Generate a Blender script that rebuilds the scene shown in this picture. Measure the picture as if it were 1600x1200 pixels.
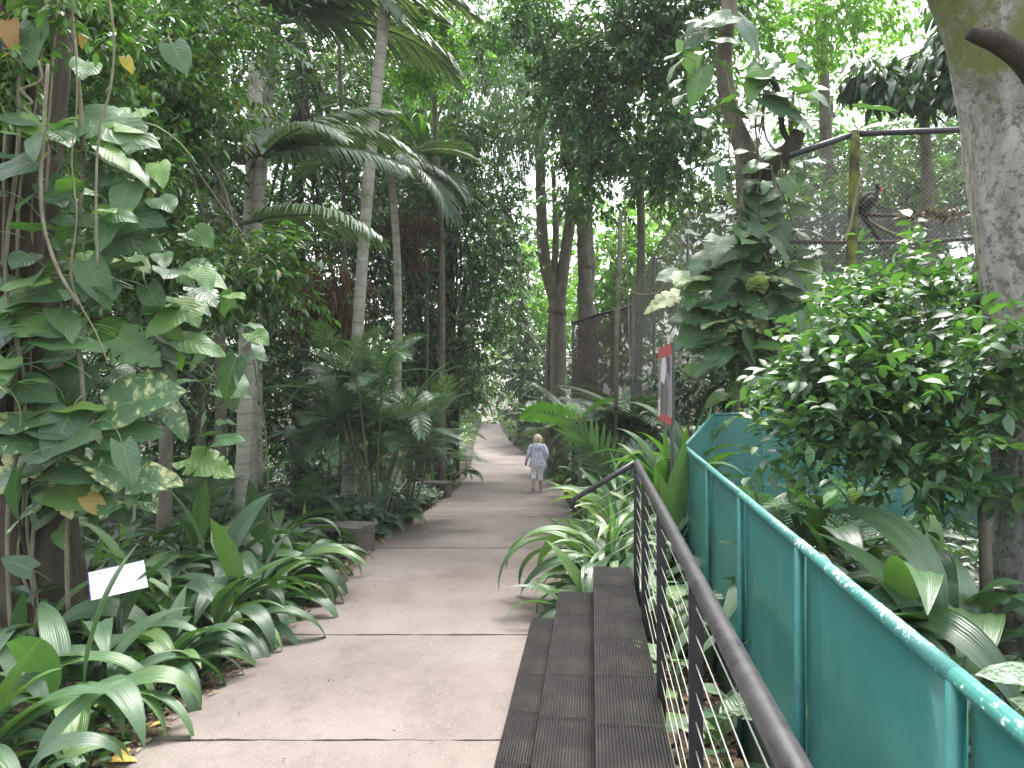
import bpy, math, random
import numpy as np
from mathutils import Vector, Matrix, Euler, Quaternion

R = math.radians
sc = bpy.context.scene
for o in list(bpy.data.objects):
    bpy.data.objects.remove(o)
col = sc.collection

# ------------------------------------------------------------------ camera, sky, sun, exposure
F, CZ = 1150.0, 1.96            # focal length in pixels of the 1600 px frame, eye height
cam_d = bpy.data.cameras.new('camera')
cam_d.sensor_width = 36.0
cam_d.lens = 36.0 * F / 1600.0
cam_d.clip_start = 0.05
cam_d.clip_end = 900.0
cam = bpy.data.objects.new('camera', cam_d)
col.objects.link(cam)
cam.location = (0, 0, CZ)
cam.rotation_euler = (R(90), 0, 0)
sc.camera = cam

SUN_EL, SUN_AZ = R(62), R(15)    # azimuth measured from +Y towards +X
w = bpy.data.worlds.new('World')
sc.world = w
w.use_nodes = True
nt = w.node_tree
nt.nodes.clear()
sky = nt.nodes.new('ShaderNodeTexSky')
sky.sky_type = 'NISHITA'
sky.sun_disc = False
sky.sun_elevation = SUN_EL
sky.sun_rotation = SUN_AZ
sky.dust_density = 4.0
sky.air_density = 1.0
hs = nt.nodes.new('ShaderNodeHueSaturation')
hs.inputs['Saturation'].default_value = 0.30
bg = nt.nodes.new('ShaderNodeBackground')
bg.inputs['Strength'].default_value = 0.15
wo = nt.nodes.new('ShaderNodeOutputWorld')
nt.links.new(sky.outputs[0], hs.inputs['Color'])
nt.links.new(hs.outputs[0], bg.inputs['Color'])
nt.links.new(bg.outputs[0], wo.inputs['Surface'])

sun_d = bpy.data.lights.new('sun', 'SUN')
sun_d.energy = 1.5
sun_d.angle = R(24)
sun_d.color = (1.0, 0.96, 0.90)
sun = bpy.data.objects.new('sun', sun_d)
col.objects.link(sun)
sd = Vector((math.sin(SUN_AZ) * math.cos(SUN_EL), math.cos(SUN_AZ) * math.cos(SUN_EL), math.sin(SUN_EL)))
sun.rotation_euler = (-sd).to_track_quat('-Z', 'Y').to_euler()

sc.view_settings.view_transform = 'Standard'
sc.view_settings.look = 'None'
sc.view_settings.gamma = 1.0
sc.view_settings.use_curve_mapping = False
sc.view_settings.exposure = 2.42
sc.render.engine = 'CYCLES'
sc.cycles.use_denoising = True
sc.cycles.max_bounces = 5
sc.cycles.diffuse_bounces = 3
sc.cycles.glossy_bounces = 2
sc.cycles.transmission_bounces = 3
sc.cycles.transparent_max_bounces = 8
sc.cycles.sample_clamp_indirect = 6.0
sc.cycles.use_adaptive_sampling = True
sc.cycles.adaptive_threshold = 0.02

# ------------------------------------------------------------------ helpers
def P(px, py, Y):
    return Vector(((px - 800) / F * Y, Y, CZ - (py - 600) / F * Y))

def prof(y):
    y = np.asarray(y, float)
    t = np.clip(y - 22, 0, 25)
    return -0.052 * np.minimum(y, 22) - 0.052 * t * (1 - t / 50.0)

def smooth(a, b, x):
    t = np.clip((np.asarray(x, float) - a) / (b - a), 0, 1)
    return t * t * (3 - 2 * t)

def ground(x, y):
    x = np.asarray(x, float); y = np.asarray(y, float)
    z = prof(y) - 0.035
    strip = smooth(0.95, 1.25, x - 0.115 * (y - 6)) * (1 - smooth(8, 10, y))
    z = z * (1 - strip) + strip * -0.42
    z = z + 0.03 * np.sin(x * 1.7 + y * 0.6) * np.sin(y * 1.1 - x * 0.4) * smooth(2.6, 3.4, np.abs(x + 0.3))
    z = z + 0.04 * np.maximum(0, np.abs(x) - 7)
    return z

def G(x, y):
    return float(ground(x, y))

def mesh(name, verts, faces, uv=None, smooth_=True):
    me = bpy.data.meshes.new(name)
    if isinstance(faces, np.ndarray):
        verts = np.asarray(verts, dtype=np.float32)
        n, k = faces.shape
        me.vertices.add(len(verts))
        me.vertices.foreach_set('co', verts.ravel())
        me.loops.add(n * k)
        me.loops.foreach_set('vertex_index', faces.astype(np.int32).ravel())
        me.polygons.add(n)
        me.polygons.foreach_set('loop_start', np.arange(0, n * k, k, dtype=np.int32))
        me.polygons.foreach_set('loop_total', np.full(n, k, dtype=np.int32))
        me.update(calc_edges=True)
    else:
        me.from_pydata([tuple(map(float, v)) for v in verts], [], [tuple(int(i) for i in f) for f in faces])
        me.update()
    if uv is not None:
        lay = me.uv_layers.new(name='UVMap')
        idx = np.zeros(len(me.loops), dtype=np.int32)
        me.loops.foreach_get('vertex_index', idx)
        lay.data.foreach_set('uv', np.asarray(uv, dtype=np.float32)[idx].ravel())
    if smooth_:
        me.polygons.foreach_set('use_smooth', np.ones(len(me.polygons), dtype=bool))
    return me

class MB:
    """collects pieces of one mesh"""
    def __init__(s):
        s.v = []; s.f = []; s.uv = []
    def add(s, verts, faces, uv=None):
        n = len(s.v)
        s.v.extend([tuple(map(float, p)) for p in verts])
        s.f.extend([tuple(int(i) + n for i in f) for f in faces])
        if uv is None: uv = [(0, 0)] * len(verts)
        s.uv.extend([tuple(map(float, q)) for q in uv])
        return s
    def box(s, c, d, rz=0.0, m=None):
        x, y, z = d[0] / 2, d[1] / 2, d[2] / 2
        vs = [Vector((a * x, b * y, e * z)) for a in (-1, 1) for b in (-1, 1) for e in (-1, 1)]
        M = m if m is not None else Matrix.Translation(Vector(c)) @ Matrix.Rotation(rz, 4, 'Z')
        vs = [M @ v for v in vs]
        return s.add(vs, [(0, 1, 3, 2), (4, 6, 7, 5), (0, 4, 5, 1), (2, 3, 7, 6), (0, 2, 6, 4), (1, 5, 7, 3)])
    def tube(s, pts, radii, n=8, cap=True):
        return s.add(*tube(pts, radii, n, cap))
    def build(s, name, mat, parent=None, smooth_=False, uv=False, bevel=0.0):
        me = mesh(name, s.v, s.f, s.uv if uv else None, smooth_)
        o = obj(name, me, mat, parent)
        if bevel:
            b = o.modifiers.new('bevel', 'BEVEL'); b.width = bevel; b.segments = 2; b.limit_method = 'ANGLE'
        return o

def tube(pts, radii, n=8, cap=True, wob=0.0, seed=0, flute=0):
    pts = [Vector(p) for p in pts]
    m = len(pts)
    if not hasattr(radii, '__len__'): radii = [radii] * m
    rng = np.random.default_rng(seed)
    vs, fs = [], []
    t0 = (pts[1] - pts[0]).normalized()
    a = Vector((1, 0, 0)) if abs(t0.x) < 0.8 else Vector((0, 1, 0))
    u = (a - t0 * a.dot(t0)).normalized()
    ph = rng.random(4) * 6.28
    for i in range(m):
        if i == 0: t = pts[1] - pts[0]
        elif i == m - 1: t = pts[-1] - pts[-2]
        else: t = pts[i + 1] - pts[i - 1]
        t.normalize()
        u = (u - t * u.dot(t)).normalized()
        v = t.cross(u)
        for k in range(n):
            th = 2 * math.pi * k / n
            r = radii[i]
            if wob:
                r *= 1 + wob * (math.sin(2 * th + ph[0] + i * 0.35) * 0.5 + math.sin(3 * th + ph[1] - i * 0.5) * 0.4 + 0.35 * (rng.random() - 0.5))
            if flute: r *= 1 + 0.16 * math.sin(flute * th + ph[2] + i * 0.12)
            vs.append(pts[i] + (u * math.cos(th) + v * math.sin(th)) * r)
    for i in range(m - 1):
        for k in range(n):
            k2 = (k + 1) % n
            fs.append((i * n + k, i * n + k2, (i + 1) * n + k2, (i + 1) * n + k))
    if cap:
        fs.append(tuple(range(n - 1, -1, -1)))
        fs.append(tuple((m - 1) * n + k for k in range(n)))
    return vs, fs

def spline(pts, n):
    """Catmull-Rom through pts, n samples"""
    pts = [Vector(p) for p in pts]
    q = [2 * pts[0] - pts[1]] + pts + [2 * pts[-1] - pts[-2]]
    out = []
    for i in range(n):
        t = i / (n - 1) * (len(pts) - 1)
        k = min(int(t), len(pts) - 2); f = t - k
        a, b, c, d = q[k], q[k + 1], q[k + 2], q[k + 3]
        out.append(0.5 * ((2 * b) + (c - a) * f + (2 * a - 5 * b + 4 * c - d) * f * f + (3 * b - a - 3 * c + d) * f ** 3))
    return out

def obj(name, me, mat=None, parent=None, M=None):
    o = bpy.data.objects.new(name, me)
    col.objects.link(o)
    if mat is not None and me is not None and len(me.materials) == 0:
        me.materials.append(mat)
    if parent is not None: o.parent = parent
    if M is not None: o.matrix_basis = M
    return o

def tag(o, label=None, cat=None, group=None, kind=None):
    if label: o['label'] = label
    if cat: o['category'] = cat
    if group: o['group'] = group
    if kind: o['kind'] = kind
    return o

def thing(name, label, cat, loc=(0, 0, 0), group=None):
    o = bpy.data.objects.new(name, None)
    o.empty_display_size = 0.1
    col.objects.link(o)
    o.location = loc
    return tag(o, label, cat, group)

def local(root, me):
    """meshes are written in world space; shift them to the root's own frame"""
    me.transform(Matrix.Translation(-Vector(root.location)))
    return me

def part(root, name, vf, mat, smooth_=True, uv=None):
    return obj(name, local(root, mesh(name, vf[0], vf[1], uv, smooth_)), mat, root)

def orient(pos, d, up, s=1.0, roll=0.0, sy=None):
    d = Vector(d).normalized()
    up = Vector(up)
    y = up.cross(d)
    if y.length < 1e-4: y = Vector((0, 1, 0)).cross(d)
    y.normalize()
    z = d.cross(y)
    M = Matrix((d, y, z)).transposed().to_4x4()
    if roll: M = M @ Matrix.Rotation(roll, 4, 'X')
    return Matrix.Translation(Vector(pos)) @ M @ Matrix.Diagonal((s, s if sy is None else sy, s, 1))

ORD = ['first', 'second', 'third', 'fourth', 'fifth', 'sixth', 'seventh', 'eighth', 'ninth', 'tenth', 'eleventh', 'twelfth',
       'thirteenth', 'fourteenth', 'fifteenth', 'sixteenth', 'seventeenth', 'eighteenth', 'nineteenth', 'twentieth']

# ------------------------------------------------------------------ materials
def nodes(name):
    m = bpy.data.materials.new(name)
    m.use_nodes = True
    t = m.node_tree
    b = t.nodes['Principled BSDF']
    return m, t, b

def N(t, typ, **kw):
    n = t.nodes.new(typ)
    for k, v in kw.items(): setattr(n, k, v)
    return n

def ramp(t, fac, stops):
    r = N(t, 'ShaderNodeValToRGB')
    e = r.color_ramp.elements
    while len(e) < len(stops): e.new(0.5)
    for i, (p, c) in enumerate(stops):
        e[i].position = p
        e[i].color = (*c, 1) if len(c) == 3 else c
    t.links.new(fac, r.inputs[0])
    return r.outputs[0]

def noise(t, scale, detail=4, rough=0.6, vec=None, coord='Object', mapping=None):
    n = N(t, 'ShaderNodeTexNoise')
    n.inputs['Scale'].default_value = scale
    n.inputs['Detail'].default_value = detail
    n.inputs['Roughness'].default_value = rough
    if vec is None:
        tc = N(t, 'ShaderNodeTexCoord')
        vec = tc.outputs[coord]
    if mapping:
        mp = N(t, 'ShaderNodeMapping')
        mp.inputs['Scale'].default_value = mapping
        t.links.new(vec, mp.inputs['Vector'])
        vec = mp.outputs[0]
    t.links.new(vec, n.inputs['Vector'])
    return n.outputs['Fac']

def mixc(t, fac, a, b, mode='MIX'):
    n = N(t, 'ShaderNodeMix', data_type='RGBA', blend_type=mode)
    if isinstance(fac, (int, float)): n.inputs[0].default_value = fac
    else: t.links.new(fac, n.inputs[0])
    for i, v in ((6, a), (7, b)):
        if isinstance(v, tuple): n.inputs[i].default_value = (*v, 1)
        else: t.links.new(v, n.inputs[i])
    return n.outputs[2]

def math_(t, op, a, b=0.0, clamp=False):
    n = N(t, 'ShaderNodeMath', operation=op, use_clamp=clamp)
    for i, v in ((0, a), (1, b)):
        if isinstance(v, (int, float)): n.inputs[i].default_value = v
        else: t.links.new(v, n.inputs[i])
    return n.outputs[0]

def bump(t, b, height, strength=0.4, dist=0.01):
    n = N(t, 'ShaderNodeBump')
    n.inputs['Strength'].default_value = strength
    n.inputs['Distance'].default_value = dist
    t.links.new(height, n.inputs['Height'])
    t.links.new(n.outputs[0], b.inputs['Normal'])

def leaf_mat(name, cols, rough=0.42, trans=0.22, tcol=None, spec=0.5, stripes=0, island=True, varieg=None, age=None, veins=0):
    m, t, b = nodes(name)
    if island:
        rnd = N(t, 'ShaderNodeNewGeometry').outputs['Random Per Island']
    else:
        rnd = N(t, 'ShaderNodeObjectInfo').outputs['Random']
    n = len(cols)
    c = ramp(t, rnd, [(i / max(1, n - 1), cols[i]) for i in range(n)])
    big = noise(t, 1.1, 3)
    c = mixc(t, math_(t, 'MULTIPLY', math_(t, 'SUBTRACT', big, 0.35, True), 1.2, True), c, (0.9, 1.1, 0.65), 'MULTIPLY')
    if age:                               # a few leaves turning yellow or brown
        f = math_(t, 'GREATER_THAN', math_(t, 'FRACT', math_(t, 'MULTIPLY', rnd, 37.7)), 1 - age[0])
        c = mixc(t, f, c, age[1])
    uvn = N(t, 'ShaderNodeTexCoord').outputs['UV']
    if varieg:
        v = noise(t, varieg[0], 3, 0.6, uvn, mapping=varieg[2])
        if not island:
            v = math_(t, 'ADD', v, math_(t, 'MULTIPLY', math_(t, 'SUBTRACT', rnd, 0.5), 0.25))
        v = ramp(t, v, [(varieg[3], (0, 0, 0)), (varieg[4], (1, 1, 1))])
        c = mixc(t, v, c, varieg[1])
    if stripes:
        sep = N(t, 'ShaderNodeSeparateXYZ')
        t.links.new(uvn, sep.inputs[0])
        s = math_(t, 'SINE', math_(t, 'MULTIPLY', sep.outputs[0], stripes))
        bump(t, b, s, 0.22, 0.004)
    elif veins:
        sep = N(t, 'ShaderNodeSeparateXYZ')
        t.links.new(uvn, sep.inputs[0])
        au = math_(t, 'ABSOLUTE', math_(t, 'SUBTRACT', sep.outputs[0], 0.5))
        ph = math_(t, 'MULTIPLY', math_(t, 'SUBTRACT', sep.outputs[1], math_(t, 'MULTIPLY', au, 0.55)), veins)
        h = math_(t, 'POWER', math_(t, 'ABSOLUTE', math_(t, 'SINE', ph)), 0.45)
        rib = math_(t, 'LESS_THAN', au, 0.018)
        c = mixc(t, math_(t, 'MULTIPLY', rib, 0.6), c, (0.16, 0.24, 0.09))
        c = mixc(t, math_(t, 'MULTIPLY', math_(t, 'LESS_THAN', h, 0.42), 0.35), c, (0.11, 0.19, 0.07))
        bump(t, b, h, 0.5, 0.006)
    else:
        bump(t, b, noise(t, 30, 2), 0.15, 0.004)
    t.links.new(c, b.inputs['Base Color'])
    rr = noise(t, 6, 2)
    rv = math_(t, 'ADD', math_(t, 'MULTIPLY', rr, 0.3), rough - 0.15)
    t.links.new(rv, b.inputs['Roughness'])
    b.inputs['Specular IOR Level'].default_value = spec
    if trans:
        tr = N(t, 'ShaderNodeBsdfTranslucent')
        tc2 = mixc(t, 1.0, c, tcol or (1.6, 2.0, 0.5), 'MULTIPLY')
        t.links.new(tc2, tr.inputs['Color'])
        mx = N(t, 'ShaderNodeMixShader')
        mx.inputs[0].default_value = trans
        t.links.new(b.outputs[0], mx.inputs[1])
        t.links.new(tr.outputs[0], mx.inputs[2])
        t.links.new(mx.outputs[0], t.nodes['Material Output'].inputs['Surface'])
    return m

def plain(name, c, rough=0.6, metal=0.0, var=0.15, scale=8, bmp=0.2, bscale=40, spec=0.5):
    m, t, b = nodes(name)
    n = noise(t, scale, 5)
    lo = tuple(x * (1 - var) for x in c); hi = tuple(min(1, x * (1 + var)) for x in c)
    t.links.new(ramp(t, n, [(0.3, lo), (0.7, hi)]), b.inputs['Base Color'])
    b.inputs['Roughness'].default_value = rough
    b.inputs['Metallic'].default_value = metal
    b.inputs['Specular IOR Level'].default_value = spec
    if bmp: bump(t, b, noise(t, bscale, 3), bmp, 0.003)
    return m

def bark(name, a, b_, scale=7, stretch=(1, 1, 0.25), moss=None, rough=0.9, bdist=0.02, spots=None, rings=0, topmoss=None):
    m, t, b = nodes(name)
    n = noise(t, scale, 7, 0.7, mapping=stretch)
    c = ramp(t, n, [(0.3, a), (0.68, b_)])
    if spots:
        s = noise(t, spots[0], 5, 0.75)
        c = mixc(t, ramp(t, s, [(spots[2], (0, 0, 0)), (spots[3], (1, 1, 1))]), c, spots[1])
    if moss:
        s = noise(t, moss[0], 5, 0.65)
        c = mixc(t, ramp(t, s, [(moss[2], (0, 0, 0)), (moss[3], (1, 1, 1))]), c, moss[1])
    if rings or topmoss:
        sep = N(t, 'ShaderNodeSeparateXYZ'); t.links.new(N(t, 'ShaderNodeTexCoord').outputs['Object'], sep.inputs[0])
    if rings:
        wv = math_(t, 'ADD', math_(t, 'MULTIPLY', sep.outputs[2], rings), math_(t, 'MULTIPLY', noise(t, 1.6, 4), 6.0))
        k = ramp(t, math_(t, 'SINE', wv), [(0.86, (0, 0, 0)), (1.0, (1, 1, 1))])
        c = mixc(t, math_(t, 'MULTIPLY', k, math_(t, 'MULTIPLY', noise(t, 4, 3), 0.9)), c, (0.10, 0.095, 0.07))
    if topmoss:
        f = math_(t, 'ADD', noise(t, 2.2, 5, 0.7), math_(t, 'MULTIPLY', math_(t, 'SUBTRACT', sep.outputs[2], topmoss[0]), 0.22))
        c = mixc(t, ramp(t, f, [(0.50, (0, 0, 0)), (0.62, (0.9, 0.9, 0.9))]), c, topmoss[1])
    t.links.new(c, b.inputs['Base Color'])
    b.inputs['Roughness'].default_value = rough
    b.inputs['Specular IOR Level'].default_value = 0.25
    bump(t, b, noise(t, scale * 1.7, 6, 0.7, mapping=stretch), 0.7, bdist)
    return m

M = {}
M['strap'] = leaf_mat('strap leaf', [(0.038, 0.078, 0.042), (0.061, 0.118, 0.056), (0.067, 0.129, 0.067), (0.110, 0.190, 0.060)], 0.38, 0.2, spec=0.65, stripes=75, island=False)
M['aroid'] = leaf_mat('aroid leaf', [(0.040, 0.084, 0.044), (0.055, 0.112, 0.055), (0.073, 0.146, 0.067), (0.116, 0.213, 0.047)], 0.42, 0.25, spec=0.55, island=False, veins=26)
M['aroid_var'] = leaf_mat('variegated aroid leaf', [(0.049, 0.112, 0.047), (0.073, 0.157, 0.060)], 0.42, 0.2, spec=0.55, island=False,
                          varieg=(2.0, (0.48, 0.50, 0.26), (1.0, 3.0, 1), 0.47, 0.60), veins=26)
M['frond'] = leaf_mat('palm frond', [(0.067, 0.106, 0.073), (0.098, 0.140, 0.099), (0.079, 0.134, 0.067)], 0.42, 0.22, spec=0.6)
M['fernpalm'] = leaf_mat('small palm frond', [(0.061, 0.112, 0.073), (0.085, 0.151, 0.092), (0.110, 0.185, 0.112)], 0.40, 0.25, spec=0.6)
M['youngpalm'] = leaf_mat('young frond', [(0.104, 0.224, 0.060), (0.140, 0.280, 0.086)], 0.42, 0.35)  # bright green of the young leaves themselves
M['dead'] = leaf_mat('dead frond', [(0.10, 0.06, 0.035), (0.16, 0.10, 0.06), (0.06, 0.045, 0.03)], 0.8, 0.15, tcol=(1.2, 1, .7), spec=0.2)
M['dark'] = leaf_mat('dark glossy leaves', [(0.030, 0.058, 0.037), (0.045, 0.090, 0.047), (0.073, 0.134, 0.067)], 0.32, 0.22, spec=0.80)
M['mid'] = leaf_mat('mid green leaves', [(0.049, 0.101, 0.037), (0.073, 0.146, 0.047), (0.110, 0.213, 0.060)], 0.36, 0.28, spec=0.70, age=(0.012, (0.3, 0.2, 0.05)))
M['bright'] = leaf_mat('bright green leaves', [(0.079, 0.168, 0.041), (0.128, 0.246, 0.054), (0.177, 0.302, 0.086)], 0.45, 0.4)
M['shrub'] = leaf_mat('shrub leaves', [(0.049, 0.095, 0.054), (0.067, 0.134, 0.067), (0.116, 0.224, 0.073)], 0.42, 0.25, spec=0.55, age=(0.02, (0.201, 0.336, 0.060)))
M['bamboo'] = leaf_mat('bamboo leaves', [(0.049, 0.095, 0.047), (0.079, 0.146, 0.073), (0.104, 0.179, 0.099)], 0.45, 0.3)
M['varblade'] = leaf_mat('striped blade', [(0.079, 0.157, 0.067), (0.116, 0.213, 0.086)], 0.42, 0.25, island=False,
                         varieg=(3.0, (0.42, 0.46, 0.24), (4.0, 0.4, 1), 0.55, 0.66))
M['blade'] = leaf_mat('green blade', [(0.049, 0.112, 0.047), (0.079, 0.168, 0.060), (0.140, 0.269, 0.047)], 0.40, 0.3, island=False)
M['palecover'] = leaf_mat('pale cover leaves', [(0.061, 0.101, 0.080), (0.091, 0.146, 0.112), (0.128, 0.179, 0.138)], 0.42, 0.15)
M['silver'] = leaf_mat('silver leaf', [(0.28, 0.36, 0.26), (0.34, 0.42, 0.32)], 0.45, 0.15, island=False, varieg=(3, (0.104, 0.179, 0.099), (3, 3, 1), 0.55, 0.62))
M['glaucous'] = leaf_mat('grey palm frond', [(0.10, 0.145, 0.105), (0.13, 0.175, 0.13), (0.11, 0.165, 0.10)], 0.38, 0.2, spec=0.7)
M['canopy'] = leaf_mat('canopy leaves', [(0.034, 0.078, 0.036), (0.055, 0.115, 0.048), (0.085, 0.16, 0.065)], 0.34, 0.3, spec=0.75)
M['litter'] = leaf_mat('leaf litter', [(0.05, 0.032, 0.02), (0.12, 0.075, 0.045), (0.22, 0.15, 0.09), (0.3, 0.22, 0.14)], 0.75, 0.0, spec=0.2)
M['yellow'] = plain('yellow fallen leaf', (0.42, 0.27, 0.05), 0.6, var=0.35, scale=30)
M['orange'] = plain('orange leaf', (0.5, 0.11, 0.03), 0.5, var=0.3, scale=30)
M['stem'] = plain('green stem', (0.06, 0.10, 0.03), 0.55)
M['culm'] = plain('bamboo culm', (0.07, 0.08, 0.04), 0.5, var=0.4, scale=2)
M['liana'] = bark('liana bark', (0.10, 0.09, 0.055), (0.26, 0.25, 0.17), 14)
M['palmbark'] = bark('palm bark', (0.20, 0.195, 0.15), (0.38, 0.37, 0.30), 5, (1, 1, 1.4), moss=(1.3, (0.12, 0.13, 0.07), 0.56, 0.75), bdist=0.008, rings=24)
M['slimbark'] = bark('slim trunk bark', (0.09, 0.085, 0.06), (0.20, 0.19, 0.14), 6, (1, 1, 0.6), moss=(2.5, (0.07, 0.09, 0.03), 0.5, 0.68))
M['darkbark'] = bark('dark bark', (0.022, 0.018, 0.014), (0.085, 0.067, 0.052), 6, (1, 1, 0.2), moss=(2.0, (0.05, 0.06, 0.025), 0.55, 0.7), bdist=0.05)
M['palebark'] = bark('pale bark', (0.16, 0.145, 0.125), (0.40, 0.38, 0.355), 5.5, (1, 1, 0.45), spots=(9, (0.13, 0.115, 0.10), 0.50, 0.60), bdist=0.05, topmoss=(5.0, (0.13, 0.15, 0.04)))
M['mossbark'] = bark('mossy bark', (0.26, 0.24, 0.2), (0.42, 0.40, 0.36), 5, (1, 1, 0.7), moss=(1.5, (0.15, 0.19, 0.035), 0.36, 0.5), bdist=0.02)
M['mosspost'] = bark('mossy post', (0.08, 0.09, 0.022), (0.20, 0.225, 0.04), 9, (1, 1, 0.5), spots=(3, (0.05, 0.045, 0.028), 0.46, 0.6))
M['midbark'] = bark('grey brown bark', (0.07, 0.06, 0.045), (0.20, 0.175, 0.14), 6, (1, 1, 0.3), moss=(2.0, (0.08, 0.1, 0.03), 0.55, 0.7))

def concrete():
    m, t, b = nodes('path concrete')
    tc = N(t, 'ShaderNodeTexCoord').outputs['Object']
    big = noise(t, 0.55, 6, 0.6, tc)
    c = ramp(t, big, [(0.26, (0.112, 0.089, 0.076)), (0.5, (0.176, 0.147, 0.130)), (0.74, (0.228, 0.197, 0.177))])
    st = noise(t, 2.6, 7, 0.75, tc, mapping=(1, 0.5, 1))
    c = mixc(t, ramp(t, st, [(0.50, (0, 0, 0)), (0.72, (0.65, 0.65, 0.65))]), c, (0.095, 0.075, 0.064))
    sp = noise(t, 95, 3, 0.85, tc)
    c = mixc(t, ramp(t, sp, [(0.36, (0.5, 0.5, 0.5)), (0.48, (0, 0, 0))]), c, (0.07, 0.058, 0.05))
    sp2 = noise(t, 70, 3, 0.85, tc)
    c = mixc(t, ramp(t, sp2, [(0.57, (0, 0, 0)), (0.68, (0.45, 0.45, 0.45))]), c, (0.42, 0.40, 0.38))
    t.links.new(c, b.inputs['Base Color'])
    b.inputs['Roughness'].default_value = 0.82
    b.inputs['Specular IOR Level'].default_value = 0.35
    bump(t, b, noise(t, 90, 4, 0.7, tc), 0.5, 0.004)
    return m
M['concrete'] = concrete()
M['joint'] = plain('path joint', (0.05, 0.04, 0.035), 0.95)
M['bench'] = plain('weathered concrete', (0.075, 0.07, 0.06), 0.9, var=0.4, scale=5, bmp=0.5)

def soil():
    m, t, b = nodes('forest soil')
    n = noise(t, 1.5, 8, 0.7)
    n2 = noise(t, 22, 5, 0.8)
    c = ramp(t, n, [(0.3, (0.022, 0.016, 0.010)), (0.7, (0.06, 0.045, 0.03))])
    c = mixc(t, ramp(t, n2, [(0.5, (0, 0, 0)), (0.66, (0.8, 0.8, 0.8))]), c, (0.13, 0.085, 0.055))
    t.links.new(c, b.inputs['Base Color'])
    b.inputs['Roughness'].default_value = 0.95
    bump(t, b, n2, 0.9, 0.03)
    return m
M['soil'] = soil()

def green_paint(name, chip):
    m, t, b = nodes(name)
    n = noise(t, 2.2, 5, 0.65)
    c = ramp(t, n, [(0.3, (0.020, 0.135, 0.115)), (0.7, (0.034, 0.172, 0.150))])
    streak = noise(t, 6, 5, 0.7, mapping=(2.5, 2.5, 0.12))
    c = mixc(t, ramp(t, streak, [(0.5, (0, 0, 0)), (0.8, (0.6, 0.6, 0.6))]), c, (0.075, 0.165, 0.148))
    if chip:
        geo = N(t, 'ShaderNodeNewGeometry')
        sepn = N(t, 'ShaderNodeSeparateXYZ'); t.links.new(geo.outputs['Normal'], sepn.inputs[0])
        tc = N(t, 'ShaderNodeTexCoord').outputs['Object']
        sp = N(t, 'ShaderNodeSeparateXYZ'); t.links.new(tc, sp.inputs[0])
        f = noise(t, 42, 6, 0.75, tc)
        worn = math_(t, 'MULTIPLY', math_(t, 'SUBTRACT', 1.0, sp.outputs[1]), 0.038, True)
        f = math_(t, 'ADD', f, math_(t, 'MULTIPLY', math_(t, 'SUBTRACT', noise(t, 3.2, 3, 0.6, tc), 0.5), 0.55))
        f2 = math_(t, 'ADD', math_(t, 'ADD', f, math_(t, 'MULTIPLY', sepn.outputs[2], 0.05)), math_(t, 'MULTIPLY', worn, 0.85))
        k = ramp(t, f2, [(0.67, (0, 0, 0)), (0.72, (0.85, 0.85, 0.85))])
        c = mixc(t, k, c, (0.60, 0.68, 0.66))
        bump(t, b, k, -0.5, 0.002)
    else:
        sp = N(t, 'ShaderNodeSeparateXYZ'); t.links.new(N(t, 'ShaderNodeTexCoord').outputs['Object'], sp.inputs[0])
        dirt = math_(t, 'ADD', noise(t, 3.5, 6, 0.75), math_(t, 'MULTIPLY', math_(t, 'SUBTRACT', 0.55, sp.outputs[2]), 0.35))
        c = mixc(t, ramp(t, dirt, [(0.55, (0, 0, 0)), (0.85, (0.75, 0.75, 0.75))]), c, (0.05, 0.065, 0.04))
        run = noise(t, 9, 4, 0.7, mapping=(3, 3, 0.10))
        c = mixc(t, ramp(t, run, [(0.60, (0, 0, 0)), (0.70, (0.45, 0.45, 0.45))]), c, (0.13, 0.20, 0.17))
        d = noise(t, 55, 4, 0.8)
        c = mixc(t, ramp(t, d, [(0.70, (0, 0, 0)), (0.74, (0.5, 0.5, 0.5))]), c, (0.20, 0.34, 0.30))
        bump(t, b, noise(t, 3, 3), 0.25, 0.01)
    t.links.new(c, b.inputs['Base Color'])
    b.inputs['Roughness'].default_value = 0.42 if not chip else 0.5
    return m
M['gpanel'] = green_paint('green painted sheet', False)
M['grail'] = green_paint('chipped green paint', True)
M['gpost'] = plain('green post paint', (0.016, 0.125, 0.112), 0.4, var=0.2, scale=9)
M['blackpaint'] = plain('worn black paint', (0.022, 0.021, 0.024), 0.42, var=0.3, scale=14, bmp=0.25)
M['railpaint'] = plain('worn grey black rail', (0.030, 0.028, 0.032), 0.36, var=0.7, scale=11, bmp=0.35)
M['wire'] = plain('steel wire', (0.42, 0.40, 0.37), 0.45, 0.4, var=0.2)
M['blackpipe'] = plain('black pipe', (0.02, 0.02, 0.022), 0.5)
M['netwire'] = plain('net wire', (0.26, 0.25, 0.235), 0.6, 0.2)

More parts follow.
